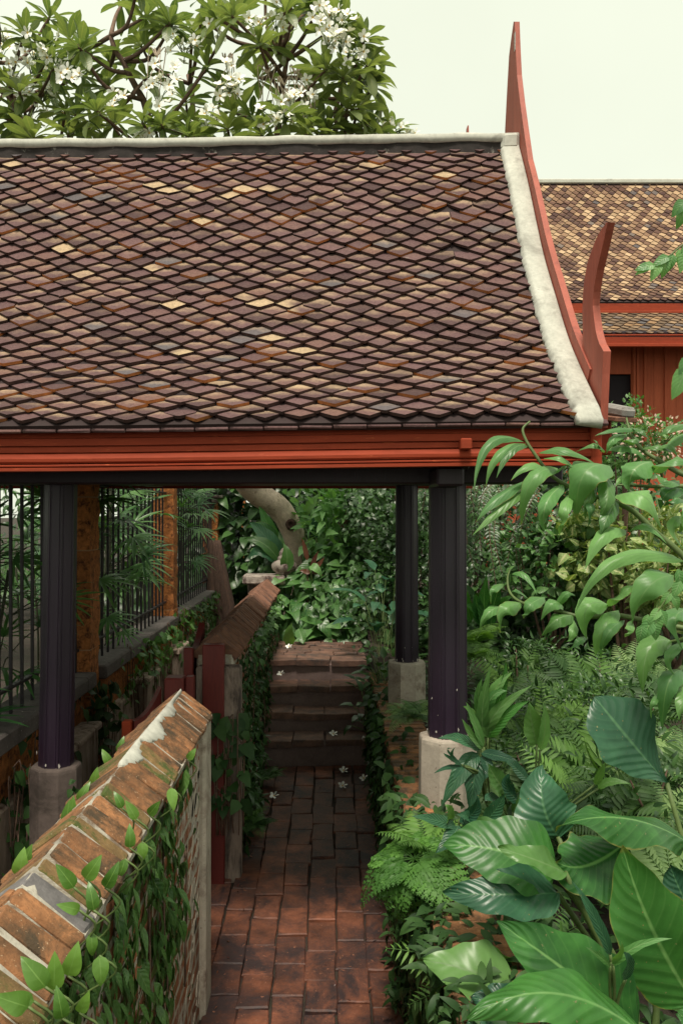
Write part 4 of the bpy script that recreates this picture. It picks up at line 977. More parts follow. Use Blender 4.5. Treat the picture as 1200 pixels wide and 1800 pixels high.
for px, py, Y in spots:
    fb = MB(); c = np.array(at(px, py, Y)); n_ = random.randint(5, 9); C = c+RS.randn(n_,3)*[.085,.05,.075]; A = RS.randn(n_,3)*.5+np.array([0,-1,.35])
    flowers(fb, C, A, .075)
    for q in C: tube(fb, [c-np.array([0,0,.12]), (q+c)/2-np.array([0,0,.03]), q], .005, 4, 2)
    part('flower_cluster', fb, [M['petal'], M['petal_heart'], M['twig']], ft)
# leaves climbing on the leaning trunk
cl = thing('climbing_vine', 'pale green vine leaves climbing the leaning trunk', 'vine', tuple(at(505,960,9.8))); lb = MB(); P = [np.array(at(px, py, 10.62)) for px, py in ((504,866),(512,874),(519,882),(512,860),(524,890),(527,897),(531,906),(498,860),(528,886))]
scatter(lb, T_heart, P, np.array([.4,-.2,-.8])+RS.randn(9,3)*.3, np.array([0,-1,.3]), .11*(.7+.5*RS.rand(9))); part('foliage', lb, M['l_fresh'], cl)

# ------------------------------------------------------------------ lady palms behind the railing
fanl = leaf_tpl('strap', .048, .6, .35, 5)
def rhapis(name_label, x, y, H, nf, seed):
    t = thing('lady_palm', name_label, 'palm', (x, y, gz(x, y)), 'lady palms behind the railing'); cb = MB(); fb = MB(); zb = gz(x, y); PP=[];DD=[];UU=[];SS=[];RR=[]
    ncane = max(6, nf//3)
    for k in range(ncane):
        bx, by = x+rnd(-.40,.40), y+rnd(-.7,.7); h = H*rnd(.6,1.05); top = np.array([bx+rnd(-.2,.25), by+rnd(-.2,.2), zb+h]); tube(cb, spline([(bx,by,zb), ((bx+top[0])/2+rnd(-.04,.04), (by+top[1])/2, zb+h/2), top], 4), .011, 5)
        for j in range(3+nf//ncane):
            a = rnd(0,6.28); hh = top-np.array([0,0,rnd(0,.55)*h*.7]); e = rnd(-.1,.9); d = np.array([math.cos(a)*math.cos(e)+.25, math.sin(a)*math.cos(e)-.2, math.sin(e)]); tip = hh+nrm(d)*rnd(.2,.38); tube(cb, spline([hh, (hh+tip)/2+np.array([0,0,.02]), tip], 3), .0045, 4)
            d = nrm(d); up = nrm(np.array([0,-.35,1.])+RS.randn(3)*.3); sd = nrm(np.cross(d, up)); rr = random.random(); n_ = random.randint(6,9)
            for q in range(n_):
                th = (q/(n_-1)-.5)*2.7; PP.append(tip); DD.append(d*math.cos(th)+sd*math.sin(th)-np.array([0,0,.12])); UU.append(up); SS.append(rnd(.24,.37)*(1-.18*abs(th)/1.3)); RR.append(min(1, max(0, rr+rnd(-.15,.15))))
    place(fb, fanl, PP, DD, np.array(UU), np.array(SS), 0, RR); part('cane', cb, M['cane'], t); part('foliage', fb, M['l_palm'], t); return t
for i, (x, y, H, nf, lb_) in enumerate([(-2.75,4.7,1.7,30,'left of the black post, mostly in shade'),(-2.6,6.0,2.2,36,'glimpsed at the left edge behind the post'),(-2.42,7.5,2.75,40,'whose fans droop over the ledge between the columns'),(-2.5,9.0,3.0,40,'tallest clump, behind the second laterite column'),(-2.42,11.4,3.1,36,'arching out between second and lantern columns'),(-2.5,13.0,3.0,30,'beside the lantern column'),(-2.6,15.6,3.2,24,'farthest away beyond the lantern')]): rhapis('lady palm with narrow fanned leaves '+lb_, x, y, H, nf, i)
# fans that push through the bars toward the path, as seen beside the first column
hf = thing('lady_palm', 'low lady palm fan pushing through the bars above the ledge', 'palm', (-2.3, 7.3, gz(-2.3,7.3)), 'lady palms behind the railing'); fb = MB(); cb = MB()
for px, py, Y, ln_ in ((175,1020,6.9,.34),(190,1085,7.1,.30),(235,945,7.6,.36),(250,990,8,.34),(180,880,7.0,.34),(225,868,7.6,.30),(350,930,12,.32),(345,985,12,.3),(215,1110,7.6,.22),(345,865,12,.35)):
    c = np.array(at(px, py, Y)); tube(cb, spline([(c[0]-.35, c[1]+.1, c[2]-.5), (c[0]-.15, c[1]+.05, c[2]-.1), c], 4), .006, 4); d = nrm(np.array([.55,-.45,-.25])+RS.randn(3)*.25); up = nrm(np.array([.2,-.5,.9])); sd = np.cross(d, up); n_ = 9; rr = rnd(.4,1)
    for q in range(n_): th = (q/(n_-1)-.5)*3.3; place(fb, fanl, [c], [d*math.cos(th)+sd*math.sin(th)+np.array([0,0,-.1])], up, ln_*rnd(.85,1.1), 0, min(1, rr+rnd(-.15,.1)))
part('cane', cb, M['cane'], hf); part('foliage', fb, M['l_palm'], hf)

# ------------------------------------------------------------------ deep foliage that closes every view, far to near
def mass(name, boxes, N, L, tpls, mat):
    mb = MB()
    for (c, r_) in boxes:
        n_ = int(N); P, d = blob_points(c, r_, n_, .5); D = d*.5+RS.randn(n_,3)*.5+np.array([0,-.3,-.25]); scatter(mb, tpls, P, D, d*.4+np.array([0,-.5,.6]), L*(.6+.7*RS.rand(n_)))
    o = link(name, mb.mesh(name, M[mat])); o['kind'] = 'stuff'; return o
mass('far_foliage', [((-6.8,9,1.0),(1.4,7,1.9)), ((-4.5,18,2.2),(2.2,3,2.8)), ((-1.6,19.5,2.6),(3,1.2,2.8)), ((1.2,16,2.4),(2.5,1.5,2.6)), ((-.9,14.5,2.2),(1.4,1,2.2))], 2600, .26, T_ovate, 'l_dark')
bk = MB(); 
for (c, r_, N) in (((2.1,9.6,1.75),(1.9,.8,1.45),7000), ((1.1,9.7,1.7),(.9,.9,1.5),4200), ((3.3,9.2,1.4),(1.4,.9,1.0),3500)):
    P, d = blob_points(c, r_, N, .6); D = RS.randn(N,3)*.6+np.array([0,-.5,-.45]); scatter(bk, T_small, P, D, d*.3+np.array([0,-.7,.6])+RS.randn(N,3)*.25, .07*(.6+.8*RS.rand(N)))
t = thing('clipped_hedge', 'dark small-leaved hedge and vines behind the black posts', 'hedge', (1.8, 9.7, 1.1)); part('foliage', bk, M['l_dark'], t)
sb = MB()
for k in range(26):
    x = rnd(.6,3.6); y = rnd(9.1,9.7); tube(sb, spline([(x,y,1.0),(x+rnd(-.2,.2),y-.1,1.9),(x+rnd(-.4,.4),y-.25,2.9)], 5), np.linspace(.018,.005,11), 5)
part('stem', sb, M['bark'], t)
# trailing sprays in front of the hedge
t = thing('hanging_vine', 'dark trailing vine with paired small leaves beside the front black post', 'vine', (1.4, 8.4, 1.6)); vb = MB(); sb = MB(); PP=[];DD=[];SS=[]
for k in range(46):
    x0 = rnd(.95,2.5); y0 = rnd(8.0,8.6); z0 = EZ+rnd(-.15,.65); L_ = rnd(.35,.8); e = np.array([x0+rnd(-.35,.15), y0-rnd(.1,.3), z0-L_]); sp_ = spline([(x0,y0,z0),((x0+e[0])/2-.05,y0-.2,z0-L_*.35), e], 8); tube(sb, sp_, .0035, 4); T_ = nrm(np.gradient(sp_, axis=0))
    for i in range(2, len(sp_)):
        for s in (-1,1): PP.append(sp_[i]); DD.append(T_[i]*.5+np.array([s*.8,-.2,-.1])); SS.append(rnd(.05,.085))
scatter(vb, T_smalllance, PP, np.array(DD), np.array([0,-.7,.6]), np.array(SS)); part('stem', sb, M['bark'], t); part('foliage', vb, M['l_dark'], t)

# ------------------------------------------------------------------ planting round the landing
shrub('leafy_shrub', 'bright green shrub with pointed leaves above the landing', 'shrub', (.24, 10.6, EZ-.10), (.46,.4,.42), 480, .22, T_lance, 'l_fresh', .95, 6)
shrub('leafy_shrub', 'tall loose green shrub left of the dark hedge, top under the beam', 'shrub', (.55, 11.6, EZ+.18), (.75,.6,.50), 700, .19, T_lance, 'l_mid', .95, 6)
def clump(name, label, cat, c, rad, N, L, tpls, mat, out=.7, group=None, up=.4, zb=None, petr=.006, elev=(.1,1.2)):
    """leaves on stalks fanning up and out from one root"""
    zb = gz(c[0], c[1]) if zb is None else zb; t = thing(name, label, cat, (c[0], c[1], zb), group); lb = MB(); sb = MB(); PP=[];DD=[];UU=[]
    for k in range(N):
        a = rnd(0,6.28); e = rnd(*elev); d = np.array([math.cos(a)*math.cos(e), math.sin(a)*math.cos(e), math.sin(e)]); o = np.array([c[0]+rnd(-.08,.08)*rad*3, c[1]+rnd(-.08,.08)*rad*3, zb]); tip = o+d*rad*rnd(.6,1.1)+np.array([0,0,c[2]-zb])*rnd(.3,1)
        tube(sb, spline([o, (o+tip)/2+np.array([0,0,.06])-d*.03, tip], 4), np.linspace(petr,petr*.6,9), 5); PP.append(tip); DD.append(d*out+np.array([0,-.15,rnd(-.5,.25)])); UU.append(np.array([0,-.25,1.])+d*.3)
    scatter(lb, tpls, PP, np.array(DD), np.array(UU), L*(.65+.5*RS.rand(N))); part('stem', sb, M['twig'], t); part('foliage', lb, M[mat], t); return t
T_tongue = [leaf_tpl('ovate', w, d, .22, 9, .22) for w, d in ((.20,.9),(.22,1.3),(.19,.5),(.21,1.7))]
lb = MB(); t = thing('glossy_arum_bed', 'mass of glossy blotched tongue-shaped leaves spilling over the landing', 'plant', (.1, 10.4, .95)); PP=[];DD=[];UU=[];SS=[]; sb = MB()
for k in range(300):
    px, py = rnd(505,668), rnd(952,1122)
    if py < 952+max(0,(540-px))*1.2 or (px < 525 and py < 1010): continue
    Y = 10.5-.9*(py-950)/170+rnd(-.12,.25); p = np.array(at(px, py, Y)); 
    if p[2] < .98: p[2] = .98+rnd(0,.1)
    PP.append(p); DD.append(np.array([rnd(-.5,.5), rnd(-.8,-.2), rnd(-.95,.35)])); UU.append(np.array([rnd(-.3,.3), -.75, .7])); SS.append(rnd(.24,.40))
    if k%3 == 0: tube(sb, spline([(p[0]*.8+.03, p[1]+.25, .93), (p[0], p[1]+.12, p[2]-.05), p], 4), .006, 4)
scatter(lb, T_tongue, PP, np.array(DD), np.array(UU), np.array(SS)); part('stem', sb, M['twig'], t); part('foliage', lb, M['l_glossy'], t)
for lab, px in (('upright ribbed leaf standing at the left corner of the landing', [(512,1135),(508,1115),(514,1095)]), ('pair of ribbed leaves hanging at the back of the landing', [(525,1105),(530,1120),(533,1132)])):
    t = thing('ribbed_leaf_plant', lab, 'plant', tuple(at(px[0][0], 1130, 9.2)))
    solid_leaf('leaf', t, [M['l_mid'], M['twig']], px, 20, (9.3,9.2,9.15), (0,-.9,.4)); tube_ = MB(); tube(tube_, [at(*px[0], 9.3), Vector((at(*px[0], 9.3)[0]+.03, 9.35, .92))], .006, 5); part('stem', tube_, M['twig'], t)
# broad leaved plant by the leaning trunk (left of it) and canna-like red leaves
t = thing('broad_leaf_plant', 'broad arching leaves left of the leaning trunk, above the lotus bud', 'plant', tuple(at(492,1000,10.6)))
for px, wpx, m_, Y in (([(490,985),(468,945),(438,918)],34,'l_bigdark',10.4),([(488,975),(465,930),(432,928)],26,'l_big',10.5),([(490,985),(462,955),(428,948)],24,'l_mid',10.3),([(488,988),(460,968),(436,982)],26,'l_bigdark',10.3),([(500,1002),(505,980),(499,955)],24,'l_mid',10.0),([(486,960),(470,920),(455,890)],22,'l_big',10.6),([(556,945),(560,915),(568,888)],26,'l_bigdark',10.5),([(535,905),(548,885),(560,868)],18,'l_mid',10.6),([(545,995),(556,1000),(566,1015)],16,'l_fresh',9.9)):
    solid_leaf('leaf', t, [M[m_], M['twig']], px, wpx, Y, (.1,-.8,.5), nv=14, nu=6)
sb = MB()
for px, py, Y in ((490,985,10.4),(488,975,10.5),(496,1000,10.1),(556,945,10.5),(535,905,10.6),(545,995,10.0)): tube(sb, spline([at(px+8,1130,Y+.1), at(px+5,1050,Y+.08), at(px,py,Y)], 4), .012, 6)
part('stem', sb, M['twig'], t)
t = thing('red_leaf_plant', 'small reddish brown leaved plant at the foot of the leaning trunk', 'plant', tuple(at(540,1010,10))); lb = MB()
for px in ([(540,985),(536,965),(530,945)],[(548,1005),(560,992),(570,980)],[(548,1008),(556,1006),(568,1012)],[(545,1008),(535,1004),(526,1003)],[(548,1003),(552,985),(560,968)],[(600,930),(612,912),(622,900)],[(625,905),(630,912),(636,925)],[(640,900),(646,890),(652,880)]):
    Y = 9.9 if px[0][0] < 590 else 10.4; bigleaf(lb, *[at(*q, Y) for q in px], 9*Y/F, (.1,-.9,.3), nv=8, nu=4)
part('foliage', lb, M['l_red'], t); sb = MB(); tube(sb, spline([at(540,1100,10), at(541,1040,9.95), at(540,1000,9.9)], 4), .01, 5); part('stem', sb, M['bark'], t)
# dark shrubs right of the steps
shrub('dark_shrub', 'dark fine-leaved shrub leaning over the right end of the landing', 'shrub', (.92, 9.4, 1.75), (.42,.5,.60), 2800, .065, T_small, 'l_dark', 1.0, 9)
shrub('dark_shrub', 'tall dark fine-leaved shrub filling the space left of the rear post', 'shrub', (.72, 10.3, 2.3), (.6,.6,.75), 3600, .07, T_small, 'l_dark', 1.0, 9)
t = clump('taro_plant', 'dark broad leaves reaching over the right side of the steps', 'plant', (.55, 8.5, 1.55), .42, 26, .26, T_ovate, 'l_bigdark', zb=.75, petr=.003)
t = clump('low_shrub', 'small dark leafy plant crowding the rear pier beside the steps', 'plant', (.46, 7.6, .95), .25, 40, .12, T_ovate, 'l_dark', zb=.6)
t = clump('low_shrub', 'dark leaves hanging over the lowest step on the right', 'plant', (.40, 7.2, .75), .25, 36, .13, T_ovate, 'l_dark', zb=.35)

# ------------------------------------------------------------------ creepers
def th_creep(label, cat, base, *args, mats, name='wall_creeper', **k):
    t = thing(name, label, cat, base); mb = MB(); P = creeper(mb, *args, **k); part('foliage', mb, M[mats], t); sb = MB()
    for i in range(0, len(P), max(1, len(P)//22)): q = P[i]; tube(sb, spline([(q[0], q[1], max(q[2]-.5, base[2])), q+RS.randn(3)*.02, q], 3), .004, 4)
    part('stem', sb, M['bark'], t); return t
T_lanceo = [leaf_tpl('ovate', w, d, .15, 5, .06) for w, d in ((.20,.3),(.23,.6),(.18,.4))]
xf = XA+.1125; Z0, Z1 = zpath(3)-.05, EZ-.99
def regnear(u, v):                                                   # dense under the coping, ragged stems below, bare plaster at the end
    y = 1.0+u*2.95; edge = 3.55-.75*(1-v)-.12*math.sin(v*17)
    if y > edge: return .02 if y < 3.7 else 0
    return (.95 if v > .45 else .30+.5*max(0, math.sin(u*31+v*4)))*(1 if (math.sin(u*40)+1.3*math.sin(u*23+v*6)) > -1.25 else .15)
th_creep('creeping fig clothing the path face of the near wall', 'creeper', (xf, 2.4, Z0), (xf, 1.0, Z0), (0, 2.95, 0), (0, 0, Z1-Z0-.01), (1, 0, 0), regnear, 1900, .078, T_lanceo, mats='l_ivy', lift=.05, hang=1.5)
T_shoot = [leaf_tpl('ovate', w, d, .22, 10, .12) for w, d in ((.24,.6),(.27,1.0),(.22,1.3))]
# bright young shoots at the coping edge
t = thing('young_creeper_shoot', 'bright green creeper shoots curling over the near wall coping', 'creeper', (xf, 2.2, Z1-.1)); lb = MB(); sb = MB()
for px, py, Y, d in ((160,1640,1.93,(.2,-.3,-1)),(165,1600,1.95,(-.1,-.1,1)),(130,1560,2.0,(-.4,-.3,.8)),(150,1545,2.0,(.5,-.2,.7)),(240,1440,2.45,(-.4,-.2,.9)),(250,1480,2.45,(.1,-.3,-1)),(228,1490,2.35,(.1,-.2,.9)),(220,1510,2.3,(-.2,-.3,-.8)),(262,1432,2.55,(.4,-.3,.5)),(50,1770,1.58,(-.3,-.3,.3)),(95,1740,1.65,(.1,-.2,1)),(80,1735,1.63,(-.4,-.2,.7)),(120,1715,1.72,(.3,-.2,.8)),(110,1790,1.6,(.0,-.3,.8)),(300,1385,2.85,(.2,-.3,-.7)),(215,1420,2.5,(-.3,-.2,.9)),(330,1335,3.3,(.3,-.1,.4)),(60,1760,1.6,(-.6,-.3,.2)),(140,1780,1.7,(.3,-.2,.6)),(185,1560,2.05,(.3,-.2,.5)),(140,1600,1.9,(-.3,-.4,.3)),(175,1680,1.9,(.2,-.4,-.9))):
    c = np.array(at(px, py, Y)); scatter(lb, T_shoot, [c], np.array([d]), np.array([[.35,-.85,.4]]), np.array([.066*rnd(.8,1.2)])); tube(sb, spline([c, c+np.array([.03,.02,-.05]), (xf, c[1]+.05, c[2]-.14)], 4), .003, 4)
part('foliage', lb, M['l_ivybright'], t); part('stem', sb, M['twig'], t)
t = thing('young_creeper_shoot', 'few bright leaves peeping over the far side of the near wall coping', 'creeper', (XA-.17, 2.6, zc-.2)); lb = MB(); sb = MB()
for px, py, Y in ((40,1530,2.3),(125,1440,2.75),(140,1410,2.85),(165,1385,3.05),(118,1448,2.7),(210,1325,3.55),(195,1345,3.45),(36,1540,2.25)):
    c = np.array(at(px, py, Y)); scatter(lb, T_shoot, [c], np.array([[rnd(-.4,.4),-.2,.8]]), np.array([[.1,-.9,.4]]), np.array([.08])); tube(sb, [c, c+np.array([-.02,0,-.12])], .003, 4)
part('foliage', lb, M['l_ivybright'], t); part('stem', sb, M['twig'], t)
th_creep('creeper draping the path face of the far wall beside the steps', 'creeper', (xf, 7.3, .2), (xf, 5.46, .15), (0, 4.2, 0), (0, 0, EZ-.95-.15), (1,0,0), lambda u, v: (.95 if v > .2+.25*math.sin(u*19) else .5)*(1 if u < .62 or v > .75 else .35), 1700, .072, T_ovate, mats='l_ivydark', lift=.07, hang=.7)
t = thing('wall_creeper', 'lighter creeper leaves along the coping of the far wall', 'creeper', (xf, 8, 1.2)); lb = MB(); P = np.array([(xf+rnd(.02,.09), y, EZ-.93-abs(RS.randn())*.10) for y in np.linspace(6.2, 10.2, 130)]); scatter(lb, T_ovate, P, np.array([.5,-.3,-.2])+RS.randn(130,3)*.5, np.array([.4,-.6,.6]), .07*(.7+.6*RS.rand(130))); part('foliage', lb, M['l_mid'], t)
th_creep('dark round-leaved creeper covering the end of the far wall', 'creeper', (-.66, 5.33, .4), (-.80, 5.33, .55), (.27, 0, 0), (0, 0, .62), (.2,-1,0), lambda u, v: .9 if abs(v-.5) < .42 else .2, 60, .10, T_heart, mats='l_ivydark', lift=.06, hang=.6)
xr = .40
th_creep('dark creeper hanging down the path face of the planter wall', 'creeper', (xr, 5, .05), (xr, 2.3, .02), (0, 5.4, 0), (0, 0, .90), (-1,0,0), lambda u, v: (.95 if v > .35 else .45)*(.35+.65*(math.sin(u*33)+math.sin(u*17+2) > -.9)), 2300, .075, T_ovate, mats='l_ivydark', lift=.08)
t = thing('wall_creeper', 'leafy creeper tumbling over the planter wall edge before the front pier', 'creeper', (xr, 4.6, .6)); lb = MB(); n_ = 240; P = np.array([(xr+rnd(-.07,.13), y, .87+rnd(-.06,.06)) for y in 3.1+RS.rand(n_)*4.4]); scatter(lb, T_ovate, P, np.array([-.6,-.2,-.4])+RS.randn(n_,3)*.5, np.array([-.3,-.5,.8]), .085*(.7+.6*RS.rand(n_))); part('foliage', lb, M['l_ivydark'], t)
for lab, y0, y1, n_, mt in (('dark leafy plants rooted on top of the planter wall behind the lacy fern', 3.5, 4.2, 260, 'l_ivydark'), ('dark small-leaved plants on the planter wall under the broad leaves', 2.3, 3.5, 700, 'l_ivydark')):
    t = thing('wall_top_plant', lab, 'plant', (.6, (y0+y1)/2, .88)); lb = MB(); P = np.array([(rnd(.34,.80), rnd(y0,y1), .80+rnd(.0,.26 if y0 > 3.4 else .12)) for _ in range(n_)]); scatter(lb, T_lance, P, RS.randn(n_,3)*[.8,.8,.4]+np.array([-.3,-.3,.2]), np.array([-.1,-.5,.9]),   .085*(.6+.7*RS.rand(n_))); part('foliage', lb, M[mt], t)
    sb = MB()
    for q in P[::25]: tube(sb, [(q[0], q[1], .87), q], .003, 4)
    part('stem', sb, M['twig'], t)
# ivy on the boundary wall
xp = XF+.13
for lab, y0, y1, z0, z1, N, L_, mt, fn in (('pale ivy spilling below the ledge between the first two columns', 6.9, 9.7,   .72, 1.18, 250, .085, 'l_mid', lambda u, v: .9*max(0, 1-abs(u-.55)*1.7)*(.4+.6*v)),
      ('dark ivy hanging beside the first laterite column', 5.5, 7.1, .0, 1.1, 190, .10, 'l_ivydark', lambda u, v: .8 if abs(u-.55-.1*math.sin(v*9)) < .13 else .04),
      ('dense ivy sheet below the ledge beside the second column', 10.1, 13.6, .45, 1.2, 800, .075, 'l_ivy', lambda u, v: .9),
      ('small dark ivy at the left edge below the ledge', 4.3, 5.3, .3, 1.1, 70, .10, 'l_ivydark', lambda u, v: .8 if abs(u-.55) < .25 else .1),
      ('ivy trailing over the third stretch of plinth', 9.4, 10.6, .2, 1.25, 150, .10, 'l_mid', lambda u, v: .7)):
    th_creep(lab, 'ivy', (xp, (y0+y1)/2, 0), (xp, y0, z0), (0, y1-y0, 0), (0, 0, z1-z0), (1,0,.1), fn, N, L_, T_heart, mats=mt, lift=.14, hang=.5, name='wall_ivy')
th_creep('string of dark little leaves climbing the left pier', 'creeper', (-1.36, 4.5, 0), (-1.40, 4.47, .05), (.08, 0, 0), (0, 0, .95), (.3,-1,0), lambda u, v: .9 if abs(u-.5-.3*math.sin(v*8)) < .25 else 0, 95, .05, T_heart, mats='l_ivydark', lift=.03, hang=.6)
th_creep('dark leaves growing up beside the left pier foot', 'creeper', (-1.62, 4.75, 0), (-1.66, 4.75, .0), (.10, 0, 0), (0, 0, 1.0), (0,-1,.2), lambda u, v: .8, 60, .08, T_heart, mats='l_ivydark', lift=.08)
# rooted trunk past the lantern column
t = thing('tree_root', 'ribbed brown root mass gripping the boundary wall below the lantern column', 'tree roots', (-1.75, 13.2, .6)); mb = MB()
for k in range(12):
    a = k/12*6.28; b0 = np.array([-1.66+math.cos(a)*.26, 13.1+math.sin(a)*.2, .4]); m1 = np.array([-1.70+math.cos(a)*.15, 13.2+math.sin(a)*.12, 1.1]); e = np.array([-1.80+math.cos(a)*.07, 13.4+math.sin(a)*.06, 1.95]); tube(mb, spline([b0, m1, e], 8), np.linspace(.085,.035,17), 7, 0, .12)
part('roots', mb, M['root'], t)

# ------------------------------------------------------------------ right-hand bed: ferns
proto = []
for i, (mt, L_) in enumerate((('l_fern', .50), ('l_fernpale', .46), ('l_ferndark', .46))):
    proto.append(fern_mb(10, L_, rise=(.95,.8,.9)[i]).mesh('fern', [M[mt], M['twig']]))
pm = fern_mb(12, .42, rise=1.0).mesh('fern', M['l_yellowfern'])
def fern(x, y, z, sc, k, label, me=None, group='ferns in the shady bed', tilt=(0,0)):
    t = thing('fern', label, 'fern', (x, y, z), group); t.rotation_euler = (tilt[0], tilt[1], 0); o = link('frond', me or proto[k], t); o.scale = (sc,)*3; o.rotation_euler = (0, 0, rnd(0,6.28)); return t
hangm = fern_mb(13, .46, rise=.35, dk=1.75, lacy=True)  .mesh('fern', M['l_fernbright'])
fern(*at(728,1510,3.4), .72, 0, 'bright lacy fern hanging over the planter wall at the path edge', hangm, tilt=(.22,-.25))
fern(*at(752,1500,3.5), .5, 0, 'small bright fern just right of the hanging lacy fern')
fern(*at(722,1262,5.6), .60, 1, 'feathery fern between the two stone piers', tilt=(.1,-.3))
fern(*at(745,1265,5.5), .5, 2, 'second feathery fern tucked behind the front pier')
fern(*at(832,1135,7.0), .75, 0, 'bright fern just right of the front black post')
fern(*at(826,1160,6.6), .55, 0, 'lower bright fern pressed against the front black post')
fern(*at(445,1455,5.7), .5, 2, 'small fern growing at the foot of the far wall')
fern(*at(430,1440,5.75), .4, 0, 'fern tuft beside the plastered end of the far wall')
fern(*at(470,1370,6.9), .42, 2, 'dark fern left of the lowest step')
spots = [(905,1165,7),(1000,1165,6.6),(1110,1165,6.2),(930,1200,6),(1040,1205,5.6),(1150,1205,5.3),(1190,1180,5.5),(905,1265,5.4),(960,1280,5.2),(1015,1270,5.0),(900,1320,5),(990,1330,4.6),(1045,1330,4.4),(1100,1310,4.6),(1160,1300,4.4),(1195,1340,4.2),(1010,1385,4.2),(1080,1390,4.0),(1150,1420,3.9),(935,1385,4.5),(890,1395,4.6),(870,1170,7.3),(1180,1500,3.5),(880,1650,3.4),(860,1690,3.2)]
rows_ = ['top row','second row','third row','lowest rows']
for i, (px, py, Y) in enumerate(spots):
    p = at(px, py+18, Y); fern(p[0], p[1], max(p[2]-.10, .35), rnd(.70,1.0), 2 if i%2 else (1 if i%4 else 0), ('dark green lacy fern between the paler ferns in the shady bed' if i%2 else ('pale green lacy fern massed with its like in the shady bed' if i%4 else 'mid green lacy fern among the pale ferns in the shady bed')), tilt=(rnd(.25,.75), rnd(-.3,.3)))
for i, (px, py, Y) in enumerate([(1075,1058,8.2),(1120,1050,8.0),(1030,1065,8.3),(1165,1045,7.9),(1000,1050,8.5),(1195,1070,7.8)]):
    p = at(px, py+25, Y); fern(p[0], p[1], p[2], .8, 0, 'yellow-green fern lit in the bed below the variegated leaves', pm, 'yellow ferns at the back of the bed')
for i, (px, py, Y, lab) in enumerate([(930,1150,6.9,'dark leafy undergrowth below the lower ginger cane'),(1080,1170,6.3,'dark leafy undergrowth behind the huge upright leaf'),(890,1255,5.6,'dark undergrowth right of the front pier'),(1000,1240,5.3,'dark undergrowth in the middle of the fern bed'),(1130,1240,5.0,'dark undergrowth at the right of the fern bed'),(960,1340,4.6,'dark undergrowth above the broad leaves'),(1160,1390,4.0,'dark undergrowth behind the tall right-hand broad leaf')]):
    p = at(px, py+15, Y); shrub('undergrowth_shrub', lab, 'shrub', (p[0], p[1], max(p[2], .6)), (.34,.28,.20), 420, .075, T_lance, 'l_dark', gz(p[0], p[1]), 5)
# mounded leaf litter and low groundcover that hides the soil
gc = MB(); n_ = 9000; P = np.array([(x, y, gz(x, y)+rnd(.0,.14)) for x, y in zip(.75+RS.rand(n_)*4.2, 2.0+RS.rand(n_)*7)]); scatter(gc, T_smalllance, P, RS.randn(n_,3)*[1,1,.5]+np.array([0,0,.3]), np.array([0,-.3,1.]), .10*(.6+.7*RS.rand(n_)))
o = link('ground_cover', gc.mesh('ground_cover', M['l_dark'])); o['kind'] = 'stuff'
# mid-bed shrubs behind the ferns
shrub('pothos_bush', 'glossy dark green bush with round leaves behind the ginger canes', 'shrub', at(970,990,8.2), (.55,.45,.42), 900, .12, T_ovate, 'l_glossy', 1.0, 8)
shrub('pothos_bush', 'yellow variegated leafy bush at the right behind the ginger canes', 'shrub', at(1110,975,7.8), (.62,.45,.50), 800, .135, T_heart, 'l_varieg', 1.0, 8)
shrub('pothos_bush', 'dark bush between the hedge and the variegated leaves', 'shrub', at(1010,890,8.6), (.6,.4,.55), 1100, .11, T_ovate, 'l_dark', 1.0, 8)
shrub('pothos_bush', 'second variegated bush low at the right edge', 'shrub', at(1190,1010,7.2), (.4,.4,.40), 420, .13, T_heart, 'l_varieg', 1.0, 6)
shrub('flowering_shrub', 'fine grey-green shrub with tiny pale blooms below the red house wall', 'shrub', at(1100,775,7.5), (.42,.35,.30), 2200, .05, T_small, 'l_mid', 1.0, 9)
t = thing('bougainvillea', 'small pale pink blooms in front of the red house wall', 'shrub', tuple(at(1165,850,7.2))); lb = MB(); sb = MB(); P, d = blob_points(at(1150,775,7.1), (.30,.25,.22), 200, .3); scatter(lb, T_small, P, d, d*.5+np.array([0,-.5,.5]), .032*(.6+.6*RS.rand(200))); part('bracts', lb, M['l_pink'], t)
for k in range(14): e = np.array(at(1150,775,7.1))+rdir(1)[0]*np.array([.3,.25,.22]); tube(sb, spline([at(1165,850,7.2), at(1155,800,7.15), e], 4), .004, 4)
part('stem', sb, M['twig'], t)
mass('bed_foliage', [((4.2,8.6,1.0),(1.8,1.2,1.0)), ((5.5,11.5,1.6),(2.5,1.5,1.4)), ((2.2,8.8,1.0),(1.6,.5,.6))], 1900, .15, T_ovate, 'l_dark')
# aspidistra-like leaves beside the front post
t = thing('ribbed_leaf_plant', 'upright ribbed leaves right of the front post, mid height', 'plant', tuple(at(850,1110,7.4)))
for px, wp in (([(845,1100),(838,1065),(835,1045)],22),([(855,1100),(850,1060),(855,1010)],26),([(862,1100),(868,1060),(880,1025)],24),([(828,1095),(820,1060),(822,1040)],18),([(870,1090),(885,1060),(900,1050)],20),([(845,1090),(830,1070),(818,1065)],18)): solid_leaf('leaf', t, [M['l_big'], M['twig']], px, wp, (7.4,7.3,7.2), (0,-.9,.4), nv=14, nu=6, ripple=.012)

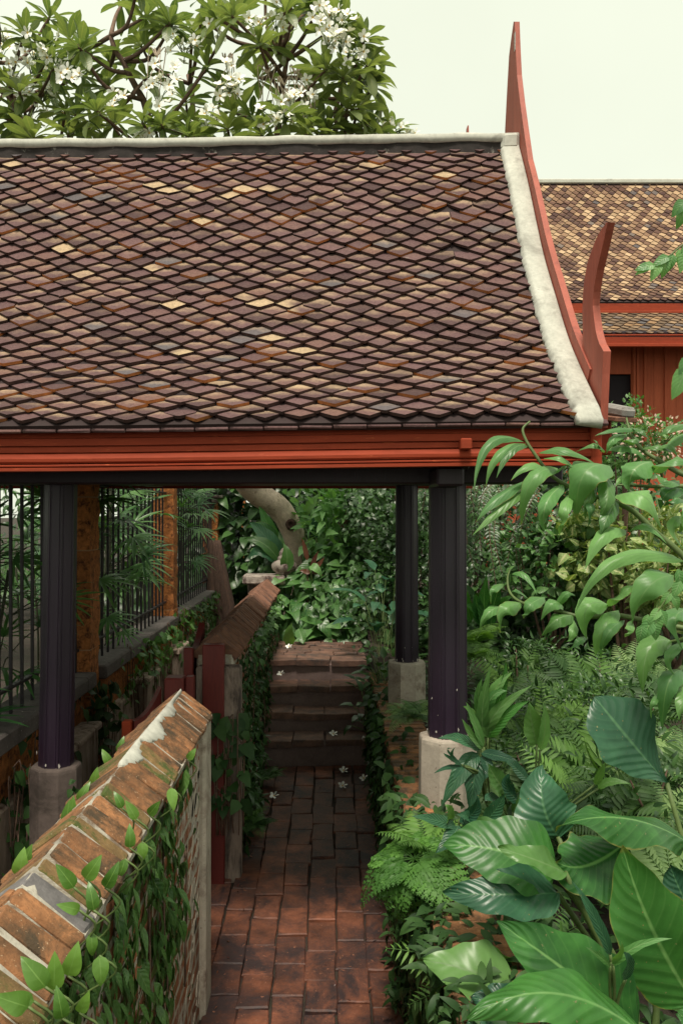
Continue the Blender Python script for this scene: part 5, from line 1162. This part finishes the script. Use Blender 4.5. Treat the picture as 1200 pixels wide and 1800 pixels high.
# ------------------------------------------------------------------ the big foreground leaves
G7 = lambda x, y: (620+x/2.069, 1200+y/2.069)
t = thing('broad_leaf_plant', 'huge glossy paddle leaves filling the lower right foreground', 'plant', (1.05, 2.9, .45))
Ls = [ # base, mid, tip (crop pixels), width px, depths, normal, material, extras
 ((1140,365),(1010,215),(878,52), 128, (3.3,3.25,3.3), (-.1,-.8,.6), 'l_bigdark', dict(fold=.10, wave=.05, shape='obov', nveins=12)),
 ((1215,580),(985,492),(738,525), 92, (3.0,2.85,2.75), (.05,-.45,.9), 'l_big', dict(fold=-.30, wave=.20, curl=.2)),
 ((745,560),(690,440),(690,300), 104, (3.2,3.2,3.3), (-.25,-.85,.4), 'l_bigdark', dict(fold=.12, wave=.10)),
 ((985,585),(850,665),(738,650), 128, (2.95,2.85,2.8), (.0,-.75,.65), 'l_big', dict(fold=-.22, wave=.12, curl=.15)),
 ((740,690),(530,610),(322,592), 138, (2.9,2.9,2.95), (-.1,-.65,.75), 'l_big', dict(fold=.12, wave=.07)),
 ((770,690),(650,640),(525,600), 52, (2.8,2.75,2.75), (-.1,-.6,.8), 'l_mid', dict(fold=.22, wave=.16)),
 ((745,765),(540,770),(328,765), 92, (2.85,2.8,2.85), (.1,-.75,.65), 'l_bigdark', dict(fold=.22, wave=.10)),
 ((1040,1260),(790,1060),(522,868), 150, (2.5,2.45,2.5), (-.15,-.75,.65), 'l_big', dict(fold=.14, wave=.06, nveins=13)),
 ((590,1110),(420,1045),(256,1010), 112, (2.75,2.75,2.8), (-.1,-.55,.85), 'l_mid', dict(fold=.10, wave=.06)),
 ((1080,1300),(740,1130),(418,1228), 118, (2.3,2.25,2.2), (.0,-.55,.85), 'l_big', dict(fold=-.25, wave=.12, curl=.2)),
 ((1235,1160),(1080,880),(978,590), 158, (2.6,2.55,2.55), (-.2,-.9,.35), 'l_big', dict(fold=.16, wave=.07, nveins=14)),
 ((1260,900),(1190,760),(1150,660), 80, (2.9,2.9,2.9), (-.1,-.9,.4), 'l_bigdark', dict()),
 ((920,760),(850,720),(760,720), 60, (3.1,3.1,3.1), (.1,-.6,.8), 'l_bigdark', dict(fold=.2)),
 ((590,1030),(530,1000),(500,950), 44, (2.9,2.85,2.85), (-.4,-.8,.2), 'l_mid', dict(fold=.4)),
 ((700,1290),(540,1180),(430,1150), 90, (2.62,2.6,2.62), (-.1,-.6,.8), 'l_bigdark', dict(fold=.12, wave=.08)),
 ((560,1260),(480,1230),(410,1250), 40, (2.5,2.5,2.5), (0,-.6,.8), 'l_bigdark', dict(fold=.1)),
 ((760,1290),(660,1225),(600,1250), 60, (2.6,2.6,2.6), (0,-.6,.8), 'l_bigdark', dict(fold=.1)),
 ((1280,1330),(1230,1250),(1180,1200), 80, (2.4,2.4,2.4), (0,-.6,.8), 'l_big', dict(fold=.1)),
]
root = np.array([1.05, 2.9, .42])
for b, m, tip, wp, Y, nh, mt, kw in Ls:
    kw = dict(dict(ripple=.0025, nveins=11), **kw); base = at(*G7(*b), Y[0]); o = solid_leaf('leaf', t, [M[mt], M['twig']], [G7(*b), G7(*m), G7(*tip)], wp, Y, nh, None, nv=44, nu=14, **dict(kw, wave=kw.get('wave', .1)*1.5))
sb = MB()
for b, m, tip, wp, Y, nh, mt, kw in Ls:
    p = np.array(at(*G7(*b), Y[0])); r0 = root+np.array([rnd(-.12,.12)+(.25 if p[0] > 1.1 else 0), rnd(-.1,.2), 0]); d = p-np.array(at(*G7(*m), Y[1])); tube(sb, spline([r0, (r0+p)/2+nrm(d)*.12, p], 6), np.linspace(.016,.009,13), 7)
    pts = spline([np.array(at(*G7(*b), Y[0])), np.array(at(*G7(*m), Y[1])), np.array(at(*G7(*tip), Y[2]))], 8)
part('petiole', sb, M['twig'], t)
def lplant(label, leaves, Y, mt, root_px, wdef=40, name='lance_leaf_plant', nh=(0,-.75,.65), **kw):
    t = thing(name, label, 'plant', tuple(at(*G7(*root_px), Y+.05))); sb = MB(); r0 = at(*G7(*root_px), Y+.05)
    for q in leaves:
        b, m, tip = q[:3]; wp = q[3] if len(q) > 3 else wdef; solid_leaf('leaf', t, [M[q[4] if len(q) > 4 else mt]], [G7(*b), G7(*m), G7(*tip)], wp, (Y, Y-.05, Y-.08), nh, nv=16, nu=6, **kw)
        tube(sb, spline([r0, (np.array(r0)+np.array(at(*G7(*b), Y)))/2+RS.randn(3)*.01, at(*G7(*b), Y)], 4), .005, 5)
    part('stem', sb, M['twig'], t); return t
lplant('pair of upright oval leaves standing clear of the ferns', [((668,225),(650,150),(640,72),42,'l_mid'),((680,245),(698,160),(690,70),20,'l_fresh')], 3.9, 'l_mid', (668,480))
lplant('narrow grey-green blade among the big leaves', [((935,990),(880,860),(795,720),24,'l_bigdark')], 2.45, 'l_bigdark', (945,1200))
lplant('slim seedling with long lance leaves between the broad leaves', [((935,1030),(900,1000),(845,960),14),((940,1020),(970,985),(975,940),12),((945,1030),(1030,960),(1160,930),16,'l_fresh'),((990,1080),(1000,1020),(985,980),26,'l_bigdark')], 2.4, 'l_mid', (945,1240))
lplant('lance-leaved shoot in front of the front pier', [((455,260),(390,330),(322,450),34,'l_bigdark'),((450,265),(440,350),(425,470),40,'l_bigdark'),((460,245),(390,205),(310,202),22),((465,255),(540,270),(600,290),20),((470,265),(490,310),(480,350),20),((470,240),(430,190),(395,130),16,'l_mid'),((475,235),(440,140),(410,70),16,'l_fresh')], 3.95, 'l_bigdark', (500,480))
lplant('leafy tuft of strap leaves beside the front post base', [((480,200),(470,100),(500,-60),24,'l_mid'),((490,200),(520,110),(650,10),24,'l_mid'),((490,200),(540,130),(640,65),28),((475,200),(440,120),(400,85),16,'l_mid'),((485,150),(500,60),(560,30),22,'l_fresh'),((470,150),(455,60),(470,-20),18,'l_mid'),((490,140),(540,40),(555,-80),18,'l_big'),((495,100),(520,20),(580,-40),22,'l_fresh')], 4.2, 'l_big', (482,420), nh=(0,-.85,.5))
lplant('thin leaved sprig against the pale front pier', [((395,300),(345,270),(330,258),8),((395,305),(340,310),(295,330),9),((395,300),(360,270),(372,235),9),((400,305),(380,330),(365,350),12),((395,298),(345,250),(360,240),6),((400,300),(420,280),(430,262),8)], 3.8, 'l_bigdark', (450,330))
lplant('dark bird-like leaves at the corner of the planter wall', [((370,520),(300,500),(215,485),24),((380,520),(360,560),(300,620),34),((385,500),(440,470),(450,410),26),((400,520),(420,490),(375,480),26),((350,500),(350,470),(335,445),26,'l_mid'),((470,520),(520,460),(550,405),28),((430,540),(480,520),(560,520),34,'l_mid')], 3.35, 'l_bigdark', (400,640))
lplant('small dark oval leaves between pier and broad leaves', [((560,400),(520,350),(490,295),40,'l_mid'),((600,430),(560,380),(570,330),28),((640,360),(590,310),(555,285),24),((620,420),(660,390),(640,350),26),((580,470),(610,440),(640,440),20,'l_mid'),((880,370),(900,330),(915,290),14,'l_mid'),((890,385),(940,360),(1010,370),16,'l_mid'),((540,440),(500,420),(480,430),22)], 3.7, 'l_bigdark', (600,600))
# low silver-striped plants at the foot of the planter wall
for i, (lab, x, y, n_) in enumerate([('striped dark foliage at the foot of the planter wall, nearest the camera', .36, 3.6, 70), ('small striped plants trailing down the planter wall below the lacy fern', .33, 4.2, 60), ('dark tuft at the path edge midway along the planter wall', .34, 5.2, 50), ('dark pointed-leaf tuft at the path edge near the steps', .33, 6.2, 60), ('dark leafy tuft at the right foot of the steps', .36, 7.0, 50)]):
    t = thing('edging_plant', lab, 'plant', (x, y, zpath(y)), 'dark plants along the path edge'); lb = MB(); sb = MB(); C = np.array([(x+rnd(-.05,.05), y+rnd(-.4,.4), zpath(y)+rnd(.06,.42)) for _ in range(n_//5)]); A = np.array([-.7,-.3,.5])+RS.randn(len(C),3)*.3; whorls(lb, T_lance, C, A, 7, .10, (-.1,.6))
    for q in C: tube(sb, [q+np.array([.05,0,-.12]), q], .003, 4)
    part('foliage', lb, M['l_ivydark'], t); part('stem', sb, M['twig'], t)
for lab, y, n_ in (('leafy dark tufts at the foot of the far wall by the steps', 6.6, 70), ('dark pointed plants under the far wall creeper', 6.0, 50)):
    t = thing('edging_plant', lab, 'plant', (-.55, y, zpath(y)), 'dark plants along the path edge'); lb = MB(); sb = MB(); C = np.array([(-.56+rnd(-.04,.06), y+rnd(-.4,.4), zpath(y)+rnd(.08,.5)) for _ in range(n_//5)]); whorls(lb, T_lance, C, np.array([.7,-.4,.4])+RS.randn(len(C),3)*.3, 8, .12, (-.1,.7))
    for q in C: tube(sb, [q+np.array([-.04,0,-.1]), q], .003, 4)
    part('foliage', lb, M['l_dark'], t); part('stem', sb, M['twig'], t)

# ------------------------------------------------------------------ ginger canes arching in from the right
G6 = lambda x, y: (780+x/2.857, 740+y/2.857)
def cane(label, stem, leaves, Y0, Y1, group='arching ginger canes'):
    pts = [at(*G6(x, y), Y0+(Y1-Y0)*i/(len(stem)-1)) for i, (x, y) in enumerate(stem)]; t = thing('ginger_cane', label, 'plant', tuple(pts[0]), group); sb = MB(); sp_ = spline(pts, 6); tube(sb, sp_, np.linspace(.013,.004,len(sp_)), 7); part('stem', sb, M['twig'], t)
    A = np.array(sp_)
    for q in leaves:
        b, m, tip, wp = q[:4]; mt = q[4] if len(q) > 4 else random.choice(['l_ginger']*6+['l_mid','l_fresh']); bx, by = G6(*b); pa = CX+A[:,0]*F/A[:,1]; pb_ = CY-(A[:,2]-EZ)*F/A[:,1]; Y = A[np.argmin((pa-bx)**2+(pb_-by)**2), 1]
        solid_leaf('leaf', t, [M[mt], M['twig']], [G6(*b), G6(*m), G6(*tip)], wp/2.857, (Y, Y-rnd(.05,.15), Y-rnd(.0,.12)), nrm(np.array([rnd(-.25,.25), -.75, .65])), nv=20, nu=8, shape='lance' if wp < 75 else 'ovate', fold=rnd(-.35,-.1), wave=.07, curl=.15)
cane('long ginger cane arching left across the red fascia, big drooping leaves', [(1330,850),(1200,680),(1050,550),(950,455),(850,405),(750,375),(620,325),(530,265),(450,160),(410,95),(395,40),(430,2)],
 [((400,105),(230,115),(150,355),62),((410,115),(275,170),(210,330),58),((420,125),(335,150),(263,287),62),((420,300),(265,390),(160,508),74),((420,340),(285,440),(140,577),60),((570,240),(440,300),(388,525),92),((600,320),(510,420),(512,570),84),((640,360),(600,460),(578,578),66),((830,225),(700,270),(665,490),200),((475,160),(610,150),(765,222),62),((520,250),(430,225),(335,300),60),((640,225),(590,185),(500,190),60),((870,372),(1010,385),(1090,545),150),((865,400),(820,480),(790,572),84),((915,550),(800,570),(708,745),96),((930,555),(1010,525),(1115,615),60),((760,290),(730,400),(705,495),60),((800,260),(820,380),(775,490),90),((545,270),(610,220),(645,235),40),((700,370),(740,440),(720,530),50)], 3.2, 3.35)
cane('ginger cane entering level with the fascia edge at the right', [(1330,330),(1200,328),(1080,330),(960,325),(860,320)], [((1040,205),(950,250),(935,362),150),((1195,480),(1150,540),(1205,650),70),((1200,340),(1120,360),(1085,440),90),((1200,400),(1160,390),(1100,430),60),((1050,260),(1150,195),(1260,240),90),((1180,300),(1120,300),(1060,262),70),((960,320),(900,290),(860,330),50),((1260,380),(1230,470),(1180,560),80)], 3.5, 3.6)
cane('upper ginger cane whose leaves cross the pavilion corner', [(1300,300),(1180,260),(1080,200),(1000,150),(950,90),(925,30),(915,-15)], [((985,45),(860,45),(757,75),40),((920,65),(850,90),(815,165),54),((940,35),(1000,55),(1035,115),44),((810,145),(930,135),(1025,208),62),((800,160),(760,120),(660,155),46),((905,110),(950,90),(985,100),70,'l_mid'),((1260,10),(1140,35),(1065,85),56),((1240,60),(1160,100),(1110,140),56),((1060,150),(1130,120),(1180,200),56),((990,140),(1080,130),(1180,170),46),((790,160),(770,110),(745,95),16)], 3.6, 3.8)
cane('lower ginger cane with a row of hanging leaves above the ferns', [(1330,1060),(1200,1040),(1000,1000),(860,975),(700,985),(560,950),(430,925),(360,895),(325,850),(318,790),(330,745)],
 [((385,915),(310,955),(283,1062),88),((505,885),(430,925),(398,992),76),((600,935),(545,915),(485,1002),76),((645,975),(560,1000),(490,1080),92),((820,920),(715,940),(718,1102),124),((875,950),(790,1050),(758,1185),96),((905,1000),(820,1070),(785,1195),66),((338,770),(405,775),(465,872),42),((300,935),(225,960),(178,1048),64),((560,950),(610,870),(660,880),50),((640,985),(650,1060),(610,1110),56),((820,930),(900,855),(985,830),66),((1200,705),(880,690),(662,955),84),((1150,775),(1020,840),(940,1025),150),((300,820),(250,850),(235,920),44),((720,1085),(670,1110),(610,1165),40),((420,890),(370,850),(340,860),36),((940,1000),(930,1050),(905,1085),50)], 3.45, 4.0)
cane('ginger cane low at the right edge with long hanging leaves', [(1330,1050),(1240,1080),(1180,1100),(1120,1110)], [((1145,1110),(1030,1140),(997,1368),130),((1190,1250),(1120,1330),(1095,1555),110),((1090,1360),(1050,1420),(1040,1500),36),((1220,950),(1160,1000),(1200,1150),110),((1230,1110),(1130,1180),(1170,1290),60),((1250,1330),(1200,1400),(1180,1500),80)], 3.2, 3.3)
# fresh vine and sprigs hanging at the right edge
def sprig(label, stem, pts, L_, Y, mt='l_fresh', nm='hanging_vine'):
    t = thing(nm, label, 'vine', tuple(at(*stem[0], Y))); sb = MB(); tube(sb, spline([at(x, y, Y) for x, y in stem], 5), .003, 5); part('stem', sb, M['twig'], t); lb = MB()
    for x, y, dx, dy in pts: scatter(lb, T_ovate, [np.array(at(x, y, Y))], np.array([[dx, -.15, -dy]]), np.array([[0,-.9,.4]]), np.array([L_*rnd(.8,1.15)]))
    part('foliage', lb, M[mt], t)
sprig('light green heart-leaved vine dangling at the right edge', [(1230,940),(1195,1010),(1165,1060),(1140,1095)], [(1190,1000,.2,1),(1178,1040,-.6,.8),(1180,1045,.5,.9),(1160,1070,-.7,.7),(1160,1072,.4,1),(1145,1090,-.5,.8),(1145,1092,.3,1),(1128,1098,-.2,1),(1195,1020,-.4,.8),(1150,1080,.1,1),(1138,1080,-.3,1)], .075, 3.0)
sprig('pale green leaflets of an overhanging branch by the far roof', [(1240,415),(1200,430),(1170,455),(1145,468)], [(1150,465,-.9,.3),(1158,462,-.5,1),(1170,456,-.2,1),(1182,446,-.3,1),(1192,438,.1,1),(1200,432,.2,1),(1205,440,-.3,1),(1145,468,-1,.1),(1175,450,-.9,.5)], .075, 3.0)
sprig('dark leaf tip hanging at the right edge beside the far roof', [(1240,340),(1215,350),(1200,358)], [(1205,352,-.7,.7),(1205,360,-.4,1)], .09, 3.0, 'l_ginger')
sprig('green leaf hanging at the right edge before the red house wall', [(1250,610),(1225,640),(1203,655)], [(1207,645,-.5,1),(1212,625,-.4,1)], .12, 3.0, 'l_ginger')
lt = MB(); n_ = 90; yy = 3.6+RS.rand(n_)*3.7; xx = np.where(RS.rand(n_) < .75, np.where(RS.rand(n_) < .5, -.58+abs(RS.randn(n_))*.05, .34-abs(RS.randn(n_))*.05), -.1+RS.rand(n_)*.4); P = np.array([(x, y, zpath(y)+.012) for x, y in zip(xx, yy)]); scatter(lt, T_smalllance, P, RS.randn(n_,3)*[1,1,.12], np.array([0,0,1.])+RS.randn(n_,3)*.3, .03*(.5+RS.rand(n_)))
o = link('leaf_litter', lt.mesh('leaf_litter', M['l_red'])); o['kind'] = 'stuff'
# ------------------------------------------------------------------ fallen frangipani flowers
fl = [(508,1140,9.0,'on the landing at its left end'),(494,1188,8.15,'wilted at the left end of the third tread'),(632,1200,8.1,'at the right end of the third tread'),(586,1294,7.5,'open on the lowest tread'),(640,1305,7.45,'by the right end of the lowest tread'),(604,1360,0,'face up in the middle of the path'),(602,1387,0,'below its twin in the middle of the path'),(640,1374,0,'near the right edge of the path'),(482,1405,0,'at the left edge of the path'),(678,1150,8.8,'caught in the dark leaves right of the landing')]
for px, py, Y, lab in fl:
    if Y == 0: k = (py-CY)/F; Y = 2.574/(k+.052)
    p = at(px, py, Y); z = zpath(Y)+.012 if py > 1345 else p[2]+.004; t = thing('fallen_flower', 'white fallen frangipani flower '+lab, 'flower', (p[0], p[1], z), 'fallen frangipani flowers'); fb = MB(); flowers(fb, np.array([[p[0], p[1], z+.012]]), np.array([[rnd(-.3,.3), -.5, 1.]]), .045); part('petals', fb, [M['petal'], M['petal_heart']], t)
